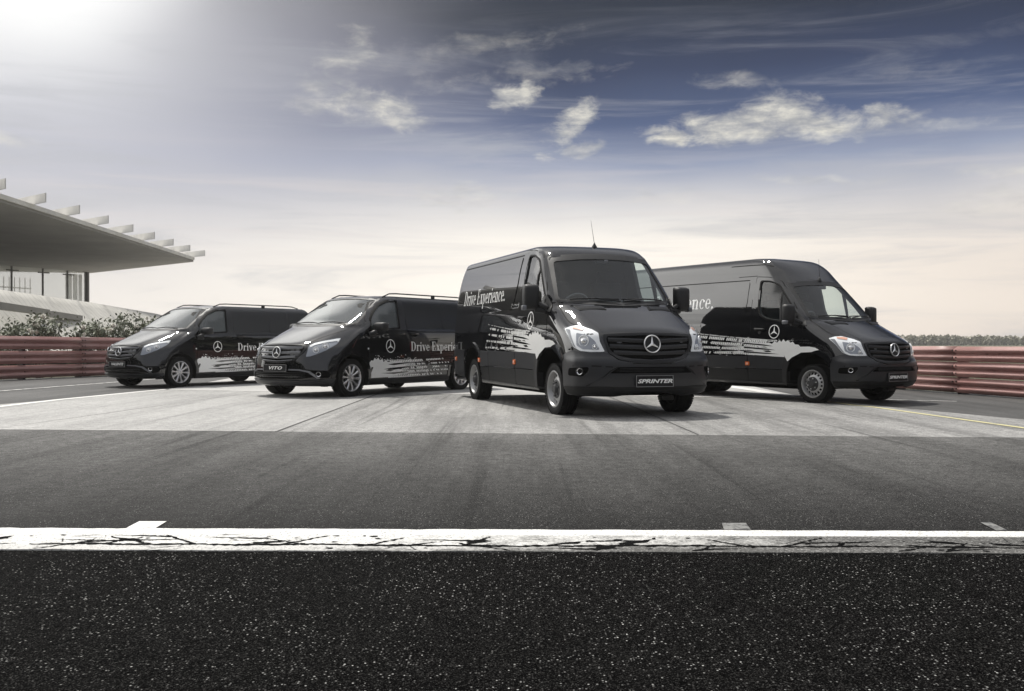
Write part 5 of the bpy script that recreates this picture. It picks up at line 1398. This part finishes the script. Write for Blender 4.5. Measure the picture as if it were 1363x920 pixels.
# ------------------------------------------------------------------ rose hedge behind the left barrier
def foliage_mat(name, a, b_, c_, scale=2.0):
    m = bpy.data.materials.new(name); m.use_nodes = True; MATS[name] = m
    t = NT(m.node_tree); b = m.node_tree.nodes['Principled BSDF']
    oi = t.add('ShaderNodeNewGeometry')
    v = t.math('ADD', t.math('MULTIPLY', oi.outputs['Random Per Island'], .6), t.math('MULTIPLY', t.noise(oi.outputs['Position'], scale, 3, .6), .4))
    t.put(b, 'Base Color', t.ramp(v, [(.25, a), (.5, b_), (.75, c_)])); b.inputs['Roughness'].default_value = .55
    b.inputs['Specular IOR Level'].default_value = .35
    return m
foliage_mat('rose_leaf', (.09, .10, .07), (.17, .185, .125), (.32, .335, .25))
foliage_mat('wood_leaf', (.030, .040, .020), (.055, .066, .034), (.10, .105, .06), .15)
foliage_mat('hazed_leaf', (.27, .265, .20), (.31, .30, .23), (.35, .33, .26), .05)  # distant haze put into the leaf colour: pale and low in contrast
mat('rose_white', (.82, .80, .74), .6)
mat('stem', (.06, .05, .035), .8)
LEAF = [(0, -.5, 0), (.28, -.12, .05), (.22, .28, .04), (0, .55, -.03), (-.22, .28, .04), (-.28, -.12, .05)]
def leaves(mb, pts, size, rnd, m):
    for p in pts:
        s = size * rnd.uniform(.6, 1.3); q = Matrix.Rotation(rnd.uniform(0, 6.28), 3, 'Z') @ Matrix.Rotation(rnd.uniform(-1.3, 1.3), 3, 'X') @ Matrix.Rotation(rnd.uniform(-1, 1), 3, 'Y')
        mb.add([q @ (Vector(v) * s) + p for v in LEAF], [(0, 1, 2, 3), (0, 3, 4, 5)], m)
def rose_bush(x, y, h, rad, seed, label, nl=900, nf=5):
    rnd = random.Random(seed); root = empty('rose_bush', (x, y, 0)); tag(root, label, 'bush', 'rose bushes behind the left barrier')
    st = MB(); lp = []; tips = []
    for k in range(13):
        a = rnd.uniform(0, 6.28); rr = rad * rnd.uniform(.2, 1.0); hh = h * rnd.uniform(.62, 1.0) * (1 - .18 * (rr / rad) ** 2)
        p0 = Vector((rnd.uniform(-.1, .1), rnd.uniform(-.1, .1), -.05)); p3 = Vector((math.cos(a) * rr, math.sin(a) * rr, hh))
        pts = [p0, p0.lerp(p3, .4) + Vector((0, 0, .12 * h)), p0.lerp(p3, .75) + Vector((rnd.uniform(-.1, .1), rnd.uniform(-.1, .1), .06 * h)), p3]
        st.tube(pts, [.016, .012, .008, .004], 'stem', 5)
        tips.append(p3)
        for j in range(int(nl * 1.7) // 13):
            u = rnd.random() ** .55; i = min(2, int(u * 3)); q = pts[i].lerp(pts[i + 1], u * 3 - i)
            sp_ = .10 + .17 * rnd.random()
            lp.append(q + Vector((rnd.uniform(-1.4, 1.4), rnd.uniform(-1.4, 1.4), rnd.uniform(-1.2, 1.0))) * sp_)
    st.build('stem', root, smooth=60)
    lf = MB(); leaves(lf, lp, .105, rnd, 'rose_leaf'); o = lf.build('foliage', root, smooth=None); o['kind'] = 'stuff'
    for k in range(nf):
        p = rnd.choice(lp[:]) * 1.0; p = Vector((p.x * .8, -abs(p.y) * .5 - rad * .62, max(h * .66, min(h * .98, p.z + .05)))); fl = MB(); s = rnd.uniform(.10, .17)
        for j in range(9):
            q = Matrix.Rotation(j * 2.4, 3, 'Z') @ Matrix.Rotation(R(25 + j * 7), 3, 'X')
            fl.add([q @ (Vector(v) * s * 1.1) + q @ Vector((0, s * .3, 0)) for v in LEAF], [(0, 1, 2, 3), (0, 3, 4, 5)], 'rose_white')
        b_ = fl.build('rose_bloom', root, smooth=None); b_.location = p
    return root
hx = [(-15.75, 28.0, 2.12, .55, 'tall straggly rose bush at the left edge of the photo, behind the barrier', 620, 5),
      (-14.7, 28.6, 1.74, .60, 'rose bush with sparse top, second from the left edge', 700, 4),
      (-13.75, 28.8, 1.88, .62, 'dense rose bush with two large white blooms, left of the gap in the hedge', 900, 7),
      (-12.75, 29.6, 1.66, .58, 'low rose bush in the middle of the hedge', 750, 4),
      (-12.3, 30.6, 1.98, .66, 'fullest rose bush with white blooms on its right side', 1050, 6),
      (-11.75, 31.4, 1.94, .60, 'rose bush next to last before the far-left van', 900, 4),
      (-11.65, 33.0, 2.02, .58, 'last rose bush at the right end of the hedge, by the far-left van', 900, 5)]
for i, a in enumerate(hx): rose_bush(a[0], a[1], a[2], a[3], 20 + i, a[4], a[5], a[6])

# ------------------------------------------------------------------ white paved embankment and grandstand pavilion
m = bpy.data.materials.new('pale_paving'); m.use_nodes = True; MATS['pale_paving'] = m
t = NT(m.node_tree); b = m.node_tree.nodes['Principled BSDF']
geo = t.add('ShaderNodeNewGeometry').outputs['Position']
br = t.add('ShaderNodeTexBrick', ins={'Vector': t.mapping(geo, rot=(0, 0, R(22))), 'Color1': (.58, .565, .52), 'Color2': (.52, .505, .47), 'Mortar': (.34, .33, .30), 'Scale': .45, 'Mortar Size': .018})
t.put(b, 'Base Color', t.mix(.5, br.outputs[0], t.ramp(t.noise(geo, .5, 6, .65), [(.3, (.42, .41, .37)), (.7, (.60, .585, .54))]))); b.inputs['Roughness'].default_value = .85
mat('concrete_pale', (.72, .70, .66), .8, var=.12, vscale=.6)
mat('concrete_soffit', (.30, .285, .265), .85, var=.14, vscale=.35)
mat('concrete_fin', (.62, .61, .58), .8, var=.10, vscale=1.5)
mat('mullion_grey', (.11, .105, .10), .5, .3)
mat('frame_white', (.75, .74, .71), .5)
def wallpt(u, z=0):                                # along the glazed front, u = 0 near the frame edge, 1 at the corner
    return Vector((-48.4 + 4.1 * u, 93.4 + 9.6 * u, z))
crest = [(-17, 22, 3.3), (-20.5, 34, 3.4), (-23.8, 46, 3.46), (-25.6, 60, 3.45), (-27, 75, 3.2), (-27.2, 86, 2.6), (-26, 98, 1.8), (-23, 112, .6), (-20, 125, -.06)]
toe = [(-15.2, 22, .2), (-17.5, 30, .2), (-19.5, 38, .2), (-20.5, 48, .15), (-21, 58, .1), (-21, 70, .1), (-20.5, 82, .05), (-19, 95, 0), (-17, 115, -.06)]
V = []; F = []
nr = 10
for i in range(len(crest)):
    a, b_ = Vector(crest[i]), Vector(toe[i])
    for j in range(nr + 1):
        u = j / nr; p = b_.lerp(a, u); p.z = b_.z + (a.z - b_.z) * (u ** 1.15); V.append(p)
    bk = Vector(crest[i]) + Vector((-34, 10, 0)); V.append(bk)
for i in range(len(crest) - 1):
    for j in range(nr + 1): F.append((i * (nr + 2) + j, (i + 1) * (nr + 2) + j, (i + 1) * (nr + 2) + j + 1, i * (nr + 2) + j + 1))
tag(obj('embankment', V, F, 'pale_paving', None, 180), kind='structure')
V = []; F = []
ramp_wall = MB()
for (x0, y0), (x1, y1), z0, z1 in (((-20.2, 36.5), (-22.75, 48), 2.66, 2.60), ((-22.95, 48.8), (-23.85, 54.2), 2.56, 2.48)):
    a, b_ = Vector((x0, y0, 0)), Vector((x1, y1, 0)); d = (b_ - a).normalized(); n_ = Vector((d.y, -d.x, 0)) * .30
    ramp_wall.add([a + Vector((0, 0, z0 - .30)), b_ + Vector((0, 0, z1 - .28)), b_ + Vector((0, 0, z1)), a + Vector((0, 0, z0)), a + n_ + Vector((0, 0, z0 - .30)), b_ + n_ + Vector((0, 0, z1 - .28)), b_ + n_ + Vector((0, 0, z1)), a + n_ + Vector((0, 0, z0))], [(3, 2, 1, 0), (4, 5, 6, 7), (3, 7, 6, 2), (0, 3, 7, 4), (1, 5, 6, 2), (0, 1, 5, 4)], 'concrete_soffit')
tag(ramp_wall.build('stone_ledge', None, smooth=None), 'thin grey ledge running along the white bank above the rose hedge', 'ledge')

pav = empty('grandstand', (-44, 90, 5)); tag(pav, 'white trackside grandstand with a huge cantilevered flat roof, concrete fins and a glass wall', 'building')
def gpart(mb, name, smooth=None, **kw):
    o = mb.build(name, pav, smooth=smooth)
    for v in o.data.vertices: v.co -= pav.location
    return o
RH = 8.36
tip, nr_ = Vector((-29.0, 90.0, RH)), Vector((-26.2, 42.0, RH))
roof = [tip, Vector((-44.6, 104.6, RH)), Vector((-60, 100, RH)), Vector((-68, 60, RH)), Vector((-58, 42, RH)), nr_]
def slab(pts, z0, z1, m):
    mb = MB(); n = len(pts)
    mb.add([Vector((p.x, p.y, z0)) for p in pts] + [Vector((p.x, p.y, z1)) for p in pts], [tuple(range(n)), tuple(range(2 * n - 1, n - 1, -1))] + [(i, (i + 1) % n, n + (i + 1) % n, n + i)[::-1] for i in range(n)], m)
    bm = bmesh.new(); me = bpy.data.meshes.new('x'); me.from_pydata([tuple(v) for v in mb.v], [], mb.f); bm.from_mesh(me); bmesh.ops.recalc_face_normals(bm, faces=bm.faces)
    bm.verts.ensure_lookup_table(); mb.v = [v.co.copy() for v in bm.verts]; mb.f = [tuple(v.index for v in f.verts) for f in bm.faces]; bm.free(); bpy.data.meshes.remove(me)
    return mb
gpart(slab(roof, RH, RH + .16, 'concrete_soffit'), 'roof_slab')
ctr = Vector((-48, 65, 0))
gpart(slab([p.lerp(Vector((ctr.x, ctr.y, RH)), -.004) for p in roof], RH + .165, RH + .42, 'concrete_pale'), 'roof_edge')
bd = Vector((-10.2, 8.6, 0)).normalized()
ed = (nr_ - tip)
for k in range(10):
    Yk = 88.7 - 4.84 * k
    e = Vector((-27.55 + 1.95 * k / 8, Yk, 0)); Ln = 15.0
    n_ = Vector((-bd.y, bd.x, 0)) * .03
    a, b_ = e, e + bd * Ln
    mb = MB(); z0, z1 = RH + .42, RH + .94
    mb.add([a - n_, a + n_, b_ + n_, b_ - n_], [], 'concrete_fin')
    mb = MB()
    for (p_, q_) in ((a, b_),):
        vs_ = [p_ - n_, p_ + n_, q_ + n_, q_ - n_]
        mb.add([Vector((v.x, v.y, z0)) for v in vs_] + [Vector((v.x, v.y, z1)) for v in vs_], [(3, 2, 1, 0), (4, 5, 6, 7), (0, 1, 5, 4), (1, 2, 6, 5), (2, 3, 7, 6), (3, 0, 4, 7)], 'concrete_fin')
    gpart(mb, 'roof_fin')
    st_ = MB(); st_.box(Vector((e.x, e.y, RH + .46)) + bd * 2.9 + Vector((0, -.3, 0)), (.35, .35, .14), 'mullion_grey'); gpart(st_, 'drain_spout')
wall_dir = (wallpt(1) - wallpt(0)).normalized(); wn = Vector((wall_dir.y, -wall_dir.x, 0))
us = [-2.4, -2.0, -1.6, -1.2, -.8, -.4, .125, .47, .76]
def zb(u): return 3.4
for u in us:
    p = wallpt(u); mb = MB(); mb.box((p.x, p.y, (zb(u) - .1 + RH) / 2), (.11, .16, RH - zb(u) + .1), 'mullion_grey', Matrix.Rotation(math.atan2(wall_dir.y, wall_dir.x) - math.pi / 2, 3, 'Z')); gpart(mb, 'mullion')
    mb = MB(); mb.box(p + wn * .14 + Vector((0, 0, RH - .42)), (.16, 1.3, .10), 'mullion_grey', Matrix.Rotation(math.atan2(wall_dir.y, wall_dir.x) - math.pi / 2, 3, 'Z')); gpart(mb, 'glass_bracket')
p = wallpt(1.0); mb = MB(); mb.box((p.x, p.y, (3.3 + RH) / 2), (.38, .38, RH - 3.3), 'mullion_grey'); gpart(mb, 'corner_column')
for u0, u1 in zip(us, us[1:] + [1.0]):
    a, b_ = wallpt(u0), wallpt(u1); mb = MB()
    for o_ in (0, .02): pass
    mb.add([a + Vector((0, 0, zb(u0))), b_ + Vector((0, 0, zb(u1))), b_ + Vector((0, 0, RH)), a + Vector((0, 0, RH))], [(0, 1, 2, 3)], 'pane_glass'); gpart(mb, 'glass_pane')
for u0, u1 in ((.78, .86), (.87, .93), (.94, .985)):
    a, b_ = wallpt(u0) - wn * .5, wallpt(u1) - wn * .5; z0 = zb(u0); mb = MB()
    mb.add([a + Vector((0, 0, z0)), b_ + Vector((0, 0, z0)), b_ + Vector((0, 0, RH - .25)), a + Vector((0, 0, RH - .25))], [(0, 1, 2, 3)], 'frame_white'); gpart(mb, 'door_leaf')
mb = MB()
for k in range(7):
    a = wallpt(.30 + .1 * k * .6) - wn * 4.0; mb.box(a + Vector((0, 0, 6.6)), (.06, .06, 2.0), 'frame_white')
mb.box(wallpt(.45) - wn * 4.0 + Vector((0, 0, 6.55)), (.08, 4.6, .10), 'frame_white', Matrix.Rotation(math.atan2(wall_dir.y, wall_dir.x) - math.pi / 2, 3, 'Z'))
gpart(mb, 'inner_railing')
for u in (-2.2, -1.3, -.4):
    p = wallpt(u) - wn * 11; mb = MB(); mb.box((p.x, p.y, 7.2), (.5, .5, 2.6), 'concrete_pale'); gpart(mb, 'column')
p = wallpt(-2.2) - wn * 20; mb = MB(); mb.box((p.x - 2, p.y - 4, 7.0), (.4, 34, 2.9), 'concrete_pale', Matrix.Rotation(math.atan2(wall_dir.y, wall_dir.x) - math.pi / 2, 3, 'Z')); gpart(mb, 'rear_wall')

# ------------------------------------------------------------------ woods
def wood(name, path, depth, h0, h1, ntree, size, seed, per=150, lm='wood_leaf'):
    rnd = random.Random(seed); P = [Vector(p) for p in path]; mb = MB()
    for k in range(ntree):
        u = (k + rnd.random()) / ntree * (len(P) - 1); i = min(len(P) - 2, int(u)); q = P[i].lerp(P[i + 1], u - i)
        q = q + Vector((rnd.uniform(-1, 1), rnd.uniform(-1, 1))) * depth; h = rnd.uniform(h0, h1); r_ = h * rnd.uniform(.42, .62)
        for j in range(per):
            a = rnd.uniform(0, 6.28); z = rnd.random(); rr = r_ * math.sqrt(max(.02, 1 - (2 * z - 1) ** 2)) * rnd.uniform(.72, 1.05)
            p = Vector((q.x + math.cos(a) * rr, q.y + math.sin(a) * rr, h * (.02 + z * .98)))
            s = size * rnd.uniform(.6, 1.4); R_ = Matrix.Rotation(rnd.uniform(0, 6.28), 3, 'Z') @ Matrix.Rotation(rnd.uniform(0, 1.57), 3, 'X')
            mb.add([R_ @ (Vector(v) * s) + p for v in LEAF], [(0, 1, 2, 3, 4, 5)], lm)
    o = mb.build(name, None, smooth=None)
    return tag(o, kind='stuff')
w1 = wood('woodland', [(95, 430), (180, 425), (300, 420), (430, 380)], 26, 2.9, 3.8, 460, 2.0, 3, 70, 'hazed_leaf')
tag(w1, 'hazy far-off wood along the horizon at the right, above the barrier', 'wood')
w2 = wood('woodland', [(-46, -50), (-48, -20), (-50, 18)], 4, 9.5, 13, 62, 2.4, 5, 190); tag(w2, 'unseen belt of trees added left of the track for dark reflections', 'wood')  # tall tree belts out of view, added to darken the vans' reflections
w3 = wood('woodland', [(-46, -52), (0, -62), (56, -50)], 5, 8, 11, 80, 2.4, 6, 170); tag(w3, 'unseen belt of trees added behind the camera for dark reflections', 'wood')
w4 = wood('woodland', [(56, -50), (58, -10), (62, 34)], 4, 9, 12, 66, 2.4, 7, 190); tag(w4, 'unseen belt of trees added right of the track for dark reflections', 'wood')

# grass showing behind and under the right barrier
rnd = random.Random(12); mb = MB()
for k in range(5200):
    i = rnd.choice([1, 2, 3, 4]); u = rnd.random(); p = Vector(RR[i]).lerp(Vector(RR[i + 1]), u); o_ = rnd.uniform(.22, 3.2)
    p = Vector((p.x + o_, p.y + o_ * .22, -.05)); h = rnd.uniform(.05, .16) * (1 + o_ * .25); a = rnd.uniform(0, 6.28); ln = Vector((math.cos(a), math.sin(a), 0))
    mb.add([p - ln * .012, p + ln * .012, p + Vector((rnd.uniform(-.05, .05), rnd.uniform(-.05, .05), h))], [(0, 1, 2)], 'rose_leaf')
tag(mb.build('grass', None, smooth=None), 'rough green grass growing behind the right barrier', 'grass', kind='stuff')
# ------------------------------------------------------------------ haze
hm = bpy.data.materials.new('haze'); hm.use_nodes = True
t = NT(hm.node_tree); t.n.clear()
pv = t.add('ShaderNodeVolumePrincipled', ins={'Color': (1, .99, .965), 'Density': .0005, 'Anisotropy': .45})
ou = t.add('ShaderNodeOutputMaterial'); t.l.new(pv.outputs[0], ou.inputs['Volume'])
mb = MB(); mb.box((0, 0, 0), (1100, 640, 16.1), None); hz = mb.build('haze', None, hm, smooth=None)
hz.location = (60, 190, -1.05 + 8.05); tag(hz, kind='stuff')
